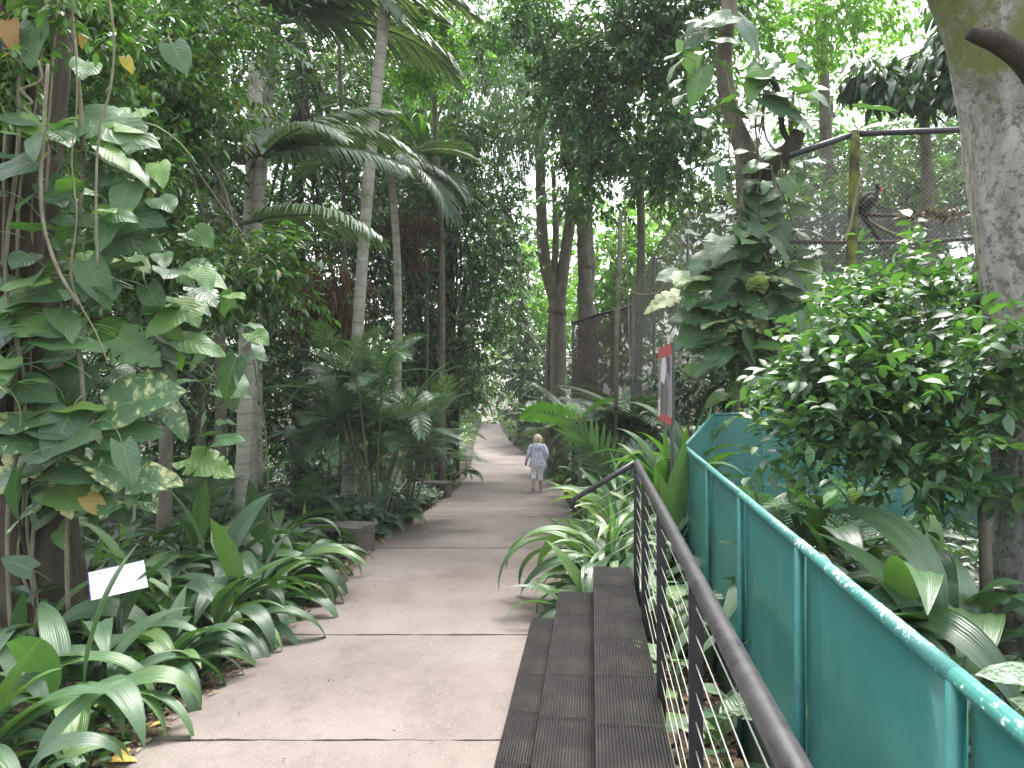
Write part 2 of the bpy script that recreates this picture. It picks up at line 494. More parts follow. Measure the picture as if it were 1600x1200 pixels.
def rubber():
    m, t, b = nodes('ribbed rubber mat')
    n = noise(t, 3.2, 6, 0.7)
    c = ramp(t, n, [(0.32, (0.011, 0.010, 0.010)), (0.52, (0.022, 0.0195, 0.019)), (0.74, (0.052, 0.044, 0.040))])
    g = noise(t, 2.0, 5, 0.7)
    c = mixc(t, ramp(t, g, [(0.54, (0, 0, 0)), (0.75, (0.65, 0.65, 0.65))]), c, (0.028, 0.031, 0.018))
    t.links.new(c, b.inputs['Base Color'])
    b.inputs['Roughness'].default_value = 0.85
    b.inputs['Specular IOR Level'].default_value = 0.2
    bump(t, b, noise(t, 130, 2), 0.6, 0.003)
    return m
M['rubber'] = rubber()
M['mossconc'] = plain('mossy step concrete', (0.07, 0.07, 0.05), 0.95, var=0.4, scale=4, bmp=0.6)
M['white'] = plain('white board', (0.82, 0.82, 0.84), 0.4, var=0.02)
M['purple'] = plain('purple edge', (0.10, 0.06, 0.42), 0.5, var=0.1)
M['ink'] = plain('dark ink', (0.03, 0.03, 0.06), 0.6)
M['greypost'] = plain('grey post', (0.06, 0.065, 0.06), 0.55)
M['red'] = plain('red print', (0.60, 0.10, 0.115), 0.35, var=0.05)
M['poster_grey'] = plain('poster picture', (0.32, 0.27, 0.31), 0.35, var=0.55, scale=6, bmp=0)
M['poster_dark'] = plain('poster dark', (0.12, 0.085, 0.12), 0.35, var=0.5, scale=12, bmp=0)
M['poster_white'] = plain('poster white', (0.85, 0.83, 0.85), 0.35, var=0.03, bmp=0)
M['skin'] = plain('skin', (0.50, 0.30, 0.22), 0.5, var=0.08)
M['hair'] = plain('blonde hair', (0.66, 0.56, 0.36), 0.5, var=0.3, scale=40, bmp=0.6)
M['whitecloth'] = plain('white trousers', (0.84, 0.84, 0.86), 0.8, var=0.04)
M['shoe'] = plain('shoe upper', (0.35, 0.20, 0.22), 0.7, var=0.3, scale=30)
M['sole'] = plain('shoe sole', (0.75, 0.74, 0.74), 0.7, var=0.05)
def lav():
    m, t, b = nodes('lavender mottled jacket')
    n = noise(t, 22, 3, 0.6)
    t.links.new(ramp(t, n, [(0.36, (0.42, 0.43, 0.60)), (0.5, (0.64, 0.65, 0.80)), (0.62, (0.82, 0.83, 0.90))]), b.inputs['Base Color'])
    b.inputs['Roughness'].default_value = 0.8
    return m
M['jacket'] = lav()
M['camera_black'] = plain('black camera', (0.02, 0.02, 0.02), 0.4)
M['plume'] = plain('dark plumage', (0.016, 0.014, 0.013), 0.8, var=0.4, scale=30, spec=0.2)
M['throat'] = plain('red throat', (0.65, 0.03, 0.05), 0.5)

def cloth(name, c, alpha, scale):
    m, t, b = nodes(name)
    n = noise(t, 1.3, 6, 0.7)
    t.links.new(ramp(t, n, [(0.3, tuple(x * 0.65 for x in c)), (0.7, c)]), b.inputs['Base Color'])
    b.inputs['Roughness'].default_value = 0.9
    tr = N(t, 'ShaderNodeBsdfTransparent')
    mx = N(t, 'ShaderNodeMixShader')
    f = noise(t, scale, 5, 0.75)
    t.links.new(ramp(t, f, [(0.3, (alpha - 0.2,) * 3), (0.7, (min(1, alpha + 0.2),) * 3)]), mx.inputs[0])
    t.links.new(tr.outputs[0], mx.inputs[1])
    t.links.new(b.outputs[0], mx.inputs[2])
    t.links.new(mx.outputs[0], t.nodes['Material Output'].inputs['Surface'])
    return m
M['shadecloth'] = cloth('grey shade cloth', (0.115, 0.115, 0.115), 0.6, 2.0)
M['olivecloth'] = cloth('mossy mesh cloth', (0.085, 0.09, 0.06), 0.8, 1.2)
M['browncloth'] = cloth('brown netting', (0.095, 0.07, 0.06), 0.85, 2.0)

# ------------------------------------------------------------------ leaf shapes (shared meshes)
def strip_leaf(path, half, cross, twist=0.0):
    """path: list of (x,z); half: widths; cross: list of (u, lift) across the blade"""
    vs, uv, fs = [], [], []
    m, k = len(path), len(cross)
    for i, (x, z) in enumerate(path):
        a = path[max(0, i - 1)]; b = path[min(m - 1, i + 1)]
        tx, tz = b[0] - a[0], b[1] - a[1]
        l = math.hypot(tx, tz) or 1
        nx, nz = -tz / l, tx / l
        tw = twist * i / (m - 1)
        for (u, lift) in cross:
            y = u * half[i] * math.cos(tw); h = lift * half[i] + u * half[i] * math.sin(tw)
            vs.append((x + nx * h, y, z + nz * h)); uv.append((u * 0.5 + 0.5, i / (m - 1)))
    for i in range(m - 1):
        for j in range(k - 1):
            fs.append((i * k + j, i * k + j + 1, (i + 1) * k + j + 1, (i + 1) * k + j))
    return vs, fs, uv

def arc_path(L, a0, a1, n, power=1.3):
    x = z = 0.0
    pts = [(0, 0)]
    for i in range(n):
        f = (i + 0.5) / n
        a = R(a0 + (a1 - a0) * f ** power)
        x += L / n * math.cos(a); z += L / n * math.sin(a)
        pts.append((x, z))
    return pts

PLEAT = [(-1, 0.34), (-0.72, 0.17), (-0.5, 0.22), (-0.24, 0.04), (0, 0.0), (0.24, 0.04), (0.5, 0.22), (0.72, 0.17), (1, 0.34)]
def strap_proto(name, L, W, a0, a1, pet=0.28, tw=0.0, power=1.3):
    n = 16
    pth = arc_path(L, a0, a1, n, power)
    half = []
    for i in range(n + 1):
        s = i / n
        if s < pet: half.append(0.007 + 0.004 * s)
        else:
            q = (s - pet) / (1 - pet)
            half.append(max(0.002, W / 2 * (math.sin(math.pi * min(1, q ** 0.72)) ** 0.85 if q < 1 else 0)))
    v, f, uv = strip_leaf(pth, half, PLEAT, tw)
    return mesh(name, v, f, uv)

STRAP = [strap_proto('strap_leaf_shape', 1.0, 0.125, 78, 5, tw=0.3),
         strap_proto('strap_leaf_shape', 1.05, 0.135, 74, -55, tw=-0.3),
         strap_proto('strap_leaf_shape', 1.05, 0.14, 70, -78, tw=0.35),
         strap_proto('strap_leaf_shape', 1.0, 0.12, 60, -85, tw=-0.4),
         strap_proto('strap_leaf_shape', 1.1, 0.115, 66, -95, tw=0.2, power=1.7),
         strap_proto('strap_leaf_shape', 0.9, 0.13, 50, -70, tw=0.5),
         strap_proto('strap_leaf_shape', 1.0, 0.13, 84, 50, tw=0.2)]
for me in STRAP: me.materials.append(M['strap'])

def blade_protos(name, mat, L, W, angs, n=8):
    out = []
    for i, (a0, a1) in enumerate(angs):
        pth = arc_path(L, a0, a1, n, 1.4)
        half = [max(0.0015, W / 2 * (0.45 + 0.55 * math.sin(math.pi * min(1, (k / n) ** 0.8 * 1.02 + 0.0))) * (1 - (k / n) ** 5)) for k in range(n + 1)]
        v, f, uv = strip_leaf(pth, half, [(-1, 0.3), (0, 0), (1, 0.3)], 0.25 * (-1) ** i)
        me = mesh(name, v, f, uv); me.materials.append(mat); out.append(me)
    return out
BLADE = blade_protos('blade_shape', M['blade'], 0.6, 0.06, [(80, 40), (70, -10), (60, -60), (40, -70), (30, -40)])
WBLADE = blade_protos('wide_blade_shape', M['blade'], 0.7, 0.10, [(82, 55), (70, 0), (58, -50), (35, -60)])
VBLADE = blade_protos('striped_blade_shape', M['varblade'], 0.5, 0.055, [(75, 30), (62, -15), (48, -55), (28, -60), (15, -45)])
LBLADE = blade_protos('long_blade_shape', M['blade'], 1.0, 0.05, [(84, 60), (75, 10), (65, -60), (50, -85), (80, -30)])

def aroid_proto(name, lobes=0, width=0.66, curl=0.25, seed=0, pet=True, fold=0.16):
    """heart-shaped blade, unit length along +X, attached at the origin"""
    rng = np.random.default_rng(seed)
    n = 14 if not lobes else 26
    vs, uv, fs = [], [], []
    cr = [-1, -0.66, -0.33, 0, 0.33, 0.66, 1]
    for i in range(n + 1):
        s = i / n
        x = -0.0 + s
        hw = width / 2 * (math.sin(math.pi * min(1, (0.10 + 0.90 * s) ** 0.62)) ** 0.8 if s < 1 else 0.0)
        hw = max(hw, 0.004)
        back = 0.17 * math.exp(-(s / 0.16) ** 2)          # heart lobes sweep back behind the stalk
        nl = nr = 1.0
        if lobes and 0.15 < s < 0.92:
            ph = s * lobes
            nl = 1 - 0.42 * (1 if (ph % 1) > 0.82 else 0) * (0.6 + 0.5 * rng.random())
            nr = 1 - 0.42 * (1 if ((ph + 0.45) % 1) > 0.82 else 0) * (0.6 + 0.5 * rng.random())
        for u in cr:
            k = nl if u < 0 else nr
            y = u * hw * k
            xx = x - back * abs(u) ** 1.2 + 0.10 * abs(u) * s * (1 - s)
            z = fold * abs(y) - curl * x * x + 0.025 * math.sin(s * 11 + u * 2 + seed) * abs(u) - 0.30 * y * y * (1 + s)
            vs.append((xx, y, z)); uv.append((u * 0.5 + 0.5, s))
    k = len(cr)
    for i in range(n):
        for j in range(k - 1):
            fs.append((i * k + j, i * k + j + 1, (i + 1) * k + j + 1, (i + 1) * k + j))
    if pet:
        pv, pf = tube(spline([(0.03, 0, -0.004), (-0.25, 0, -0.02), (-0.55, 0.02, -0.22), (-0.75, 0.03, -0.5)], 7), [0.011, 0.012, 0.013, 0.014, 0.015, 0.016, 0.018], 5, False)
        o = len(vs)
        vs += pv; fs += [tuple(i + o for i in f) for f in pf]; uv += [(0.5, 0.02)] * len(pv)
    return mesh(name, vs, fs, uv)

AR = []
for i, (lb, wd, cu) in enumerate([(0, 0.70, 0.22), (0, 0.62, 0.38), (0, 0.78, 0.15), (0, 0.6, 0.1), (6, 0.82, 0.2), (7, 0.78, 0.35)]):
    me = aroid_proto('aroid_leaf_shape', lb, wd, cu, i); me.materials.append(M['aroid']); AR.append(me)
ARV = []
for i, (lb, wd, cu) in enumerate([(0, 0.66, 0.18), (5, 0.72, 0.25)]):
    me = aroid_proto('variegated_leaf_shape', lb, wd, cu, i + 10); me.materials.append(M['aroid_var']); ARV.append(me)

M['aroid_old'] = leaf_mat('yellowing aroid leaf', [(0.42, 0.30, 0.05), (0.30, 0.26, 0.06), (0.30, 0.14, 0.04)], 0.45, 0.25, island=False, veins=26)
ARY = []
for i in range(2):
    me = aroid_proto('yellowing_leaf_shape', 0, 0.68, 0.3, 20 + i); me.materials.append(M['aroid_old']); ARY.append(me)

def frond_proto(name, mat, L=1.0, n=46, ll=0.32, lw=0.020, arch=0.45, droop=0.5, ang=62, lift=0.25, seed=0, start=0.10, seg=4, blunt=False):
    rng = np.random.default_rng(seed)
    # rachis: circular-ish arc falling away
    m = 14
    pts = []
    x = z = 0.0
    for i in range(m + 1):
        s = i / m
        pts.append(Vector((x, 0, z)))
        a = -arch * 1.9 * s ** 1.4
        x += L / m * math.cos(a); z += L / m * math.sin(a)
    vs, fs = tube(pts, [0.014 * L * (1 - 0.85 * i / m) + 0.001 for i in range(m + 1)], 5, False)
    vs = [tuple(v) for v in vs]
    def at(s):
        t = s * m; k = min(int(t), m - 1); f = t - k
        p = pts[k].lerp(pts[k + 1], f)
        d = (pts[k + 1] - pts[k]).normalized()
        return p, d
    for i in range(n):
        s = start + (0.995 - start) * i / (n - 1)
        p, d = at(s)
        nrm = Vector((-d.z, 0, d.x))
        q = (s - start) / (1 - start)
        le = ll * L * (0.45 + 0.62 * math.sin(math.pi * (0.12 + 0.78 * q) ** 0.9)) * (0.94 + 0.12 * rng.random())
        if q > 0.9: le *= 0.75
        an = R(ang - 34 * q ** 1.5 + rng.normal(0, 2.0))
        for sd in (-1, 1):
            dr = droop * (0.85 + 0.3 * rng.random())
            lo = len(vs)
            dirv = d * math.cos(an) + Vector((0, sd, 0)) * math.sin(an) + nrm * lift
            dirv.normalize()
            c = p.copy()
            wd = d * 1.0
            cur = dirv.copy()
            for k in range(seg + 1):
                f = k / seg
                hw = lw * L * 0.5 * (min(1, 0.35 + f * 3) if not blunt else min(1, 0.3 + f * 2.2)) * ((1 - f ** 2.2) if not blunt else (1 - f ** 5)) + 0.0008 * L
                wv = (wd - cur * wd.dot(cur)).normalized()
                a_, b_ = c + wv * hw, c - wv * hw
                vs.append(tuple(a_)); vs.append(tuple(b_))
                cur = (cur + Vector((0, 0, -1)) * dr * (0.25 + f) / seg * 1.4).normalized()
                c = c + cur * le / seg
            for k in range(seg):
                fs.append((lo + 2 * k, lo + 2 * k + 1, lo + 2 * k + 3, lo + 2 * k + 2))
    me = mesh(name, vs, fs)
    me.materials.append(mat)
    return me

FR = [frond_proto('long_frond_shape', M['frond'], n=58, ll=0.30, lw=0.018, arch=0.45, droop=0.75, seed=1),
      frond_proto('long_frond_shape', M['frond'], n=58, ll=0.32, lw=0.018, arch=0.7, droop=1.0, seed=2),
      frond_proto('long_frond_shape', M['frond'], n=54, ll=0.28, lw=0.018, arch=0.25, droop=0.6, seed=3)]
FG = [frond_proto('grey_frond_shape', M['glaucous'], n=62, ll=0.27, lw=0.018, arch=0.38, droop=1.9, lift=0.3, seed=21),
      frond_proto('grey_frond_shape', M['glaucous'], n=62, ll=0.27, lw=0.018, arch=0.6, droop=1.9, lift=0.3, seed=22)]
FP = [frond_proto('small_frond_shape', M['fernpalm'], n=24, ll=0.25, lw=0.024, arch=0.4, droop=0.3, ang=68, lift=0.12, seed=4, seg=3),
      frond_proto('small_frond_shape', M['fernpalm'], n=26, ll=0.23, lw=0.022, arch=0.7, droop=0.4, ang=66, lift=0.15, seed=5, seg=3),
      frond_proto('small_frond_shape', M['fernpalm'], n=24, ll=0.26, lw=0.024, arch=0.25, droop=0.25, ang=64, lift=0.2, seed=6, seg=3)]
FW = [frond_proto('broad_frond_shape', M['fernpalm'], n=14, ll=0.36, lw=0.045, arch=0.4, droop=0.15, ang=58, lift=0.1, seed=7, seg=4, start=0.25),
      frond_proto('broad_frond_shape', M['fernpalm'], n=15, ll=0.34, lw=0.042, arch=0.6, droop=0.25, ang=56, lift=0.1, seed=8, seg=4, start=0.2)]
FL = [frond_proto('young_frond_shape', M['youngpalm'], n=13, ll=0.30, lw=0.075, arch=0.5, droop=0.3, ang=62, lift=0.1, seed=9, seg=4, blunt=True)]
FD = [frond_proto('dead_frond_shape', M['dead'], n=40, ll=0.28, lw=0.014, arch=0.9, droop=1.4, seed=10)]

T2 = (np.array([(0, 0, 0), (0.42, -0.5, 0.10), (0.42, 0.5, 0.10), (1, 0, -0.10)]), np.array([(0, 3, 1), (0, 2, 3)]))
T8 = (np.array([(0, 0, 0), (0.33, 0, 0.0), (0.68, 0, -0.03), (1, 0, -0.16), (0.30, -0.5, 0.06), (0.66, -0.40, 0.02), (0.30, 0.5, 0.06), (0.66, 0.40, 0.02)]),
      np.array([(0, 1, 4), (4, 1, 2), (4, 2, 5), (5, 2, 3), (0, 6, 1), (6, 2, 1), (6, 7, 2), (7, 3, 2)]))
TN = (np.array([(0, 0, 0), (0.3, -0.5, 0.03), (0.3, 0.5, 0.03), (0.65, -0.42, -0.03), (0.65, 0.42, -0.03), (1, 0, -0.2)]),
      np.array([(0, 2, 1), (1, 2, 4), (1, 4, 3), (3, 4, 5)]))

def nz(v):
    return v / np.maximum(1e-6, np.linalg.norm(v, axis=1, keepdims=True))

def leaves(pos, d, up, L, W, tmpl):
    d = nz(d)
    side = nz(np.cross(up, d))
    n = np.cross(d, side)
    tv, tf = tmpl
    k = len(tv)
    V = pos[:, None, :] + (tv[None, :, 0:1] * L[:, None, None]) * d[:, None, :] + (tv[None, :, 1:2] * W[:, None, None]) * side[:, None, :] \
        + (tv[None, :, 2:3] * L[:, None, None]) * n[:, None, :]
    Fc = tf[None] + (np.arange(len(pos)) * k)[:, None, None]
    return V.reshape(-1, 3), Fc.reshape(-1, 3)

def crown(lobes, n, L=0.15, asp=0.36, droop=0.35, tmpl=T8, seed=0, clump=0.32, per=9, tw=0.45, spread=0.9, hang=0.0, shell=0.5, px=True):
    """lobes: (px, py, Y, rx px, rz px, ry m). Twigs of leaves gathered in clumps inside the lobes."""
    rng = np.random.default_rng(seed)
    cs, rs, ws = [], [], []
    for (a, b, Y, rx, rz, ry) in lobes:
        c = P(a, b, Y)
        cs.append(c[:]); rs.append((rx * Y / F, ry, rz * Y / F)); ws.append(rx * rz * Y * Y)
    cs = np.array(cs); rs = np.array(rs); ws = np.array(ws, float) ** 0.85; ws /= ws.sum()
    nt_ = max(1, n // per)
    ncl = max(6, nt_ // 14)
    li = rng.choice(len(lobes), ncl, p=ws)
    u = nz(rng.normal(size=(ncl, 3)))
    rad = rng.random(ncl) ** shell
    cc = cs[li] + u * rs[li] * rad[:, None]
    cout = nz(u * rs[li])
    ci = rng.integers(0, ncl, nt_)
    rmean = np.cbrt(np.prod(rs, axis=1))[li][ci]
    tp = cc[ci] + rng.normal(size=(nt_, 3)) * (clump * rmean)[:, None] * np.array([1, 1, 0.75])
    td = nz(cout[ci] * 0.55 + rng.normal(size=(nt_, 3)) * 0.6 + np.array([0, 0, -hang]))
    j = np.arange(per)
    s = (j + 0.5) / per
    pos = tp[:, None, :] + td[:, None, :] * (s[None, :, None] * tw)
    rv = rng.normal(size=(nt_, per, 3)); sidev = rv - (rv * td[:, None, :]).sum(-1, keepdims=True) * td[:, None, :]
    sidev /= np.maximum(1e-6, np.linalg.norm(sidev, axis=-1, keepdims=True))
    sidev[..., 2] *= 0.5
    d = td[:, None, :] * 0.55 + sidev * spread + np.array([0, 0, -droop]) + rng.normal(size=rv.shape) * 0.15
    up = np.array([0, 0, 1.0]) + rng.normal(size=rv.shape) * 0.35 + sidev * 0.25
    pos = pos.reshape(-1, 3); d = d.reshape(-1, 3); up = up.reshape(-1, 3)
    l = L * (0.65 + 0.6 * rng.random(len(pos)))
    return leaves(pos, d, up, l, l * asp, tmpl)

# ------------------------------------------------------------------ ground and path
def build_ground():
    xs = np.concatenate([np.linspace(-260, -14, 18), np.linspace(-12, 12, 97), np.linspace(14, 260, 18)])
    ys = np.concatenate([np.linspace(-40, -2, 8), np.linspace(0, 24, 97), np.linspace(25, 60, 36), np.linspace(65, 400, 20)])
    X, Y = np.meshgrid(xs, ys)
    Z = ground(X, Y)
    v = np.stack([X, Y, Z], -1).reshape(-1, 3)
    nx, ny = len(xs), len(ys)
    i, j = np.meshgrid(np.arange(nx - 1), np.arange(ny - 1))
    a = (j * nx + i).ravel()
    f = np.stack([a, a + 1, a + 1 + nx, a + nx], 1)
    o = obj('ground', mesh('ground', v, f), M['soil'])
    tag(o, 'dark forest soil with fallen brown leaves under the plants', kind='structure')
build_ground()

LE = [(-2, -2.3), (4.2, -2.35), (6.9, -2.2), (9, -2.22), (12.5, -2.2), (16, -1.92), (21.5, -1.6), (27, -1.65), (34, -1.85), (48, -2.45), (60, -2.7), (72, -2.9), (90, -5)]
RE = [(-2, 1.0), (4.2, 1.0), (6.9, 0.95), (9.4, 0.85), (12.5, 1.1), (16, 1.3), (21.5, 1.46), (27, 1.3), (34, 1.1), (48, -0.1), (60, -0.8), (72, -1.3), (90, -3)]
def edge(tab, y):
    return float(np.interp(y, [a for a, b in tab], [b for a, b in tab]))
def sedge(tab, y):
    return (edge(tab, y - 0.9) + edge(tab, y) * 2 + edge(tab, y + 0.9)) / 4

def build_path():
    root = thing('path', 'grey brown concrete footpath in slabs winding into the trees', 'path')
    del root['category']
    root['kind'] = 'structure'
    rng = np.random.default_rng(5)
    # bed under the joints
    ys = np.concatenate([np.arange(-1.5, 40, 0.75), np.arange(40, 92, 2)])
    vs, fs = [], []
    for y in ys:
        z = float(prof(y)) - 0.014
        vs += [(sedge(LE, y) + 0.02, y, z), (sedge(RE, y) - 0.02, y, z)]
    for i in range(len(ys) - 1): fs.append((2 * i, 2 * i + 1, 2 * i + 3, 2 * i + 2))
    obj('bed', mesh('bed', vs, fs), M['joint'], root)
    joints = [-1.4, 0.1, 2.3, 4.55, 6.8, 9.37, 11.5, 13.4, 15.3, 17.3, 19.4, 21.6, 24, 26.5, 29, 32, 35, 38.5, 42, 46, 50, 56, 64, 74, 86]
    for a, b in zip(joints[:-1], joints[1:]):
        gap = 0.011
        n = max(4, int((b - a) / 0.3))
        vs, fs = [], []
        nx = 26
        skew = rng.normal(0, 0.012)
        lift = rng.normal(0, 0.0022)
        for i in range(n + 1):
            yy = a + gap + (b - a - 2 * gap) * i / n
            for k in range(nx + 1):
                u = k / nx
                l, r = sedge(LE, yy), sedge(RE, yy)
                l += 0.03 * math.sin(yy * 7.3) + 0.02 * math.sin(yy * 17)
                x = l + (r - l) * u
                y = yy + skew * (u - 0.5) + (0.006 * math.sin(u * 23 + a) + 0.005 * math.sin(u * 71 + 2 * a) if i in (0, n) else 0)
                z = float(prof(yy)) + lift
                if i in (0, n) or k in (0, nx): z -= 0.004
                vs.append((x, y, z))
        for i in range(n):
            for k in range(nx):
                q = i * (nx + 1) + k
                fs.append((q, q + 1, q + nx + 2, q + nx + 1))
        # skirt
        ring = [k for k in range(nx + 1)] + [i * (nx + 1) + nx for i in range(1, n + 1)] + [n * (nx + 1) + k for k in range(nx - 1, -1, -1)] + [i * (nx + 1) for i in range(n - 1, 0, -1)]
        o = len(vs)
        for q in ring:
            x, y, z = vs[q]; vs.append((x, y, z - 0.10))
        m = len(ring)
        for i in range(m): fs.append((ring[i], o + i, o + (i + 1) % m, ring[(i + 1) % m]))
        obj('slab', mesh('slab', vs, fs, smooth_=False), M['concrete'], root)
build_path()

# ------------------------------------------------------------------ viewing steps, handrail, green fence
DIRN = 0.108
def rx(x66, y):            # x at depth y of a line that stands at x66 when y = 6.6
    return x66 + DIRN * (y - 6.6)

def build_steps():
    root = thing('viewing_steps', 'three long low steps topped with dark ribbed rubber mats beside the handrail', 'steps', (rx(0.6, 4), 4, -0.2))
    ang = -math.atan(DIRN)
    levels = [(0.20, 0.43, -0.10, 6.49), (0.43, 0.73, 0.10, 6.6), (0.73, 1.07, 0.30, 6.7)]
    for i, (xa, xb, z, yend) in enumerate(levels):
        ys, ye = 0.6, yend
        mb = MB()
        zb = -0.75
        q = [(rx(xa, ys), ys), (rx(xb + (0.02 if i == 2 else 0.0), ys), ys), (rx(xb, ye), ye), (rx(xa, ye), ye)]
        top = z - 0.016
        vs = [(x, y, zb) for x, y in q] + [(x, y, top) for x, y in q]
        mb.add(vs, [(3, 2, 1, 0), (4, 5, 6, 7), (0, 1, 5, 4), (1, 2, 6, 5), (2, 3, 7, 6), (3, 0, 4, 7)])
        for k, v in enumerate(mb.v): mb.v[k] = tuple(Vector(v) - root.location)
        st = mb.build('step', M['mossconc'], root)
        # ribbed rubber mats laid end to end
        wdt = xb - xa + (0.012 if i < 2 else 0.0)
        ln = 0.62
        nr = int(round(wdt / 0.0165))
        mv, mf = [], []
        pitch = wdt / nr
        for r in range(nr):
            x0 = -wdt / 2 + r * pitch
            pr = [(x0, 0.004), (x0 + pitch * 0.18, 0.0145), (x0 + pitch * 0.62, 0.0145), (x0 + pitch * 0.8, 0.004), (x0 + pitch, 0.004)]
            o = len(mv)
            for (px_, pz_) in pr:
                mv += [(px_, -ln / 2 + 0.001, pz_), (px_, ln / 2 - 0.001, pz_)]
            for k in range(4): mf.append((o + 2 * k, o + 2 * k + 2, o + 2 * k + 3, o + 2 * k + 1))
        o = len(mv)
        # end bars and rim
        for (ya, yb) in ((-ln / 2 + 0.001, -ln / 2 + 0.012), (ln / 2 - 0.012, ln / 2 - 0.001)):
            o = len(mv)
            mv += [(-wdt / 2, ya, 0.0148), (wdt / 2, ya, 0.0148), (wdt / 2, yb, 0.0148), (-wdt / 2, yb, 0.0148)]
            mf.append((o, o + 1, o + 2, o + 3))
        for s in (-1, 1):
            o = len(mv)
            mv += [(s * wdt / 2, -ln / 2, -0.03), (s * wdt / 2, ln / 2, -0.03), (s * wdt / 2, ln / 2, 0.0145), (s * wdt / 2, -ln / 2, 0.0145)]
            mf.append((o, o + 1, o + 2, o + 3))
        me = mesh('rubber_mat', mv, mf, smooth_=False)
        rng = np.random.default_rng(i)
        y = ye - ln / 2 - 0.004
        while y - ln / 2 > ys:
            xm = rx((xa + xb) / 2 - (0.006 if i < 2 else 0.0), y)
            Mx = Matrix.Translation(Vector((xm, y, z - 0.0145 + rng.normal(0, 0.0012))) - root.location) @ Matrix.Rotation(ang + rng.normal(0, 0.003), 4, 'Z') @ Matrix.Rotation(rng.normal(0, 0.004), 4, 'Y')
            obj('rubber_mat', me, M['rubber'], st, Mx)
            y -= ln + 0.0015
build_steps()

def build_handrail():
    def hx(y): return 0.345 + 0.115 * y
    ztop = 1.286
    root = thing('handrail', 'dark metal handrail with thin horizontal wires beside the rubber steps', 'handrail', (hx(6.35), 6.35, 0.3))
    L = root.location
    mb = MB()
    mb.tube([Vector((hx(y), y, ztop + 0.004 * math.sin(y * 2))) - L for y in (0.2, 1.2, 2.2, 3.2, 4.2, 5.2, 6.33)], 0.030, 12)
    mb.build('top_rail', M['railpaint'], root, True)
    mb = MB()
    a = Vector((hx(6.33), 6.35, ztop)) - L
    mb.tube([a, a + Vector((-0.30, 0.2, -0.22)), a + Vector((-0.50, 0.35, -0.37)), a + Vector((-0.53, 0.37, -0.46))], 0.024, 10)
    mb.build('sloping_rail', M['railpaint'], root, True)
    for y in (6.35, 5.27, 3.93, 2.56, 1.22):
        mb = MB()
        mb.box(Vector((hx(y), y, (ztop - 0.02 - 0.55) / 2 + 0.0)) - L + Vector((0, 0, 0)), (0.050, 0.012, ztop + 0.53), -math.atan(0.115))
        mb.build('post', M['blackpaint'], root, bevel=0.003)
    for k in range(9):
        z = ztop - 0.095 - k * 0.1
        mb = MB()
        mb.tube([Vector((hx(y), y, z - (0.006 if i % 2 else 0.0))) - L for i, y in enumerate((0.3, 1.22, 1.9, 2.56, 3.2, 3.93, 4.6, 5.27, 5.8, 6.35))], 0.0024, 5)
        mb.build('wire', M['wire'], root, True)
    for k in range(6):
        z = ztop - 0.13 - k * 0.11
        mb = MB()
        mb.tube([Vector((hx(6.35), 6.36, z)) - L, Vector((hx(6.33) - 0.53, 6.72, z - 0.40)) - L], 0.0022, 5)
        mb.build('wire', M['wire'], root, True)
build_handrail()

def build_fence():
    # near run along the path, then the corner and the far walls of the enclosure
    def fx(y): return 0.831 + 0.133 * y
    root = thing('green_metal_fence', 'teal green sheet metal fence with chipped top rail round the animal enclosure', 'fence', (fx(4.66), 4.66, -0.42))
    L = root.location
    zt, zb = 1.26, -0.45
    ys = [0.35, 1.76, 3.21, 4.66, 6.22, 8.2]
    for a, b in zip(ys[:-1], ys[1:]):
        mb = MB()
        n = 6
        vs, fs = [], []
        for i in range(n + 1):
            y = a + 0.012 + (b - a - 0.024) * i / n
            bow = 0.010 * math.sin(math.pi * i / n)
            for z in (zb, 0.1, 0.7, zt - 0.01):
                vs.append(Vector((fx(y) + 0.030 + bow * math.sin(z * 3), y, z)) - L)
        for i in range(n):
            for k in range(3):
                q = i * 4 + k
                fs.append((q, q + 4, q + 5, q + 1))
        o = mb.add(vs, fs).build('sheet_panel', M['gpanel'], root, True)
        s = o.modifiers.new('thick', 'SOLIDIFY'); s.thickness = 0.004
        mb = MB()
        mb.tube([Vector((fx(a), a, zt)) - L, Vector((fx((a + b) / 2), (a + b) / 2, zt - 0.003)) - L, Vector((fx(b), b, zt)) - L], 0.024, 12)
        mb.build('top_rail', M['grail'], root, True)
    for y in ys[1:]:
        mb = MB()
        mb.tube([Vector((fx(y) - 0.002, y, zb)) - L, Vector((fx(y) - 0.002, y, zt - 0.01)) - L], 0.0235, 12)
        mb.build('post', M['gpost'], root, True)
    # corner and far runs
    far = [Vector((fx(8.2), 8.2, 1.26)), Vector((3.0, 11.0, 1.50)), Vector((3.85, 11.3, 1.52)), Vector((4.85, 12.0, 1.78)), Vector((5.8, 12.5, 2.12)), Vector((7.4, 12.8, 2.15)), Vector((9.5, 12.0, 2.1))]
    for a, b in zip(far[:-1], far[1:]):
        vs = [a.copy(), b.copy(), Vector((b.x, b.y, -1.0)), Vector((a.x, a.y, -1.0))]
        o = MB().add([v - L for v in vs], [(0, 1, 2, 3)]).build('sheet_panel', M['gpanel'], root)
        s = o.modifiers.new('thick', 'SOLIDIFY'); s.thickness = 0.006
        MB().tube([a - L, (a + b) / 2 - L, b - L], 0.022, 8).build('top_rail', M['grail'], root, True)
        MB().tube([Vector((b.x, b.y, -1.0)) - L, b - L], 0.022, 8).build('post', M['gpost'], root, True)
build_fence()

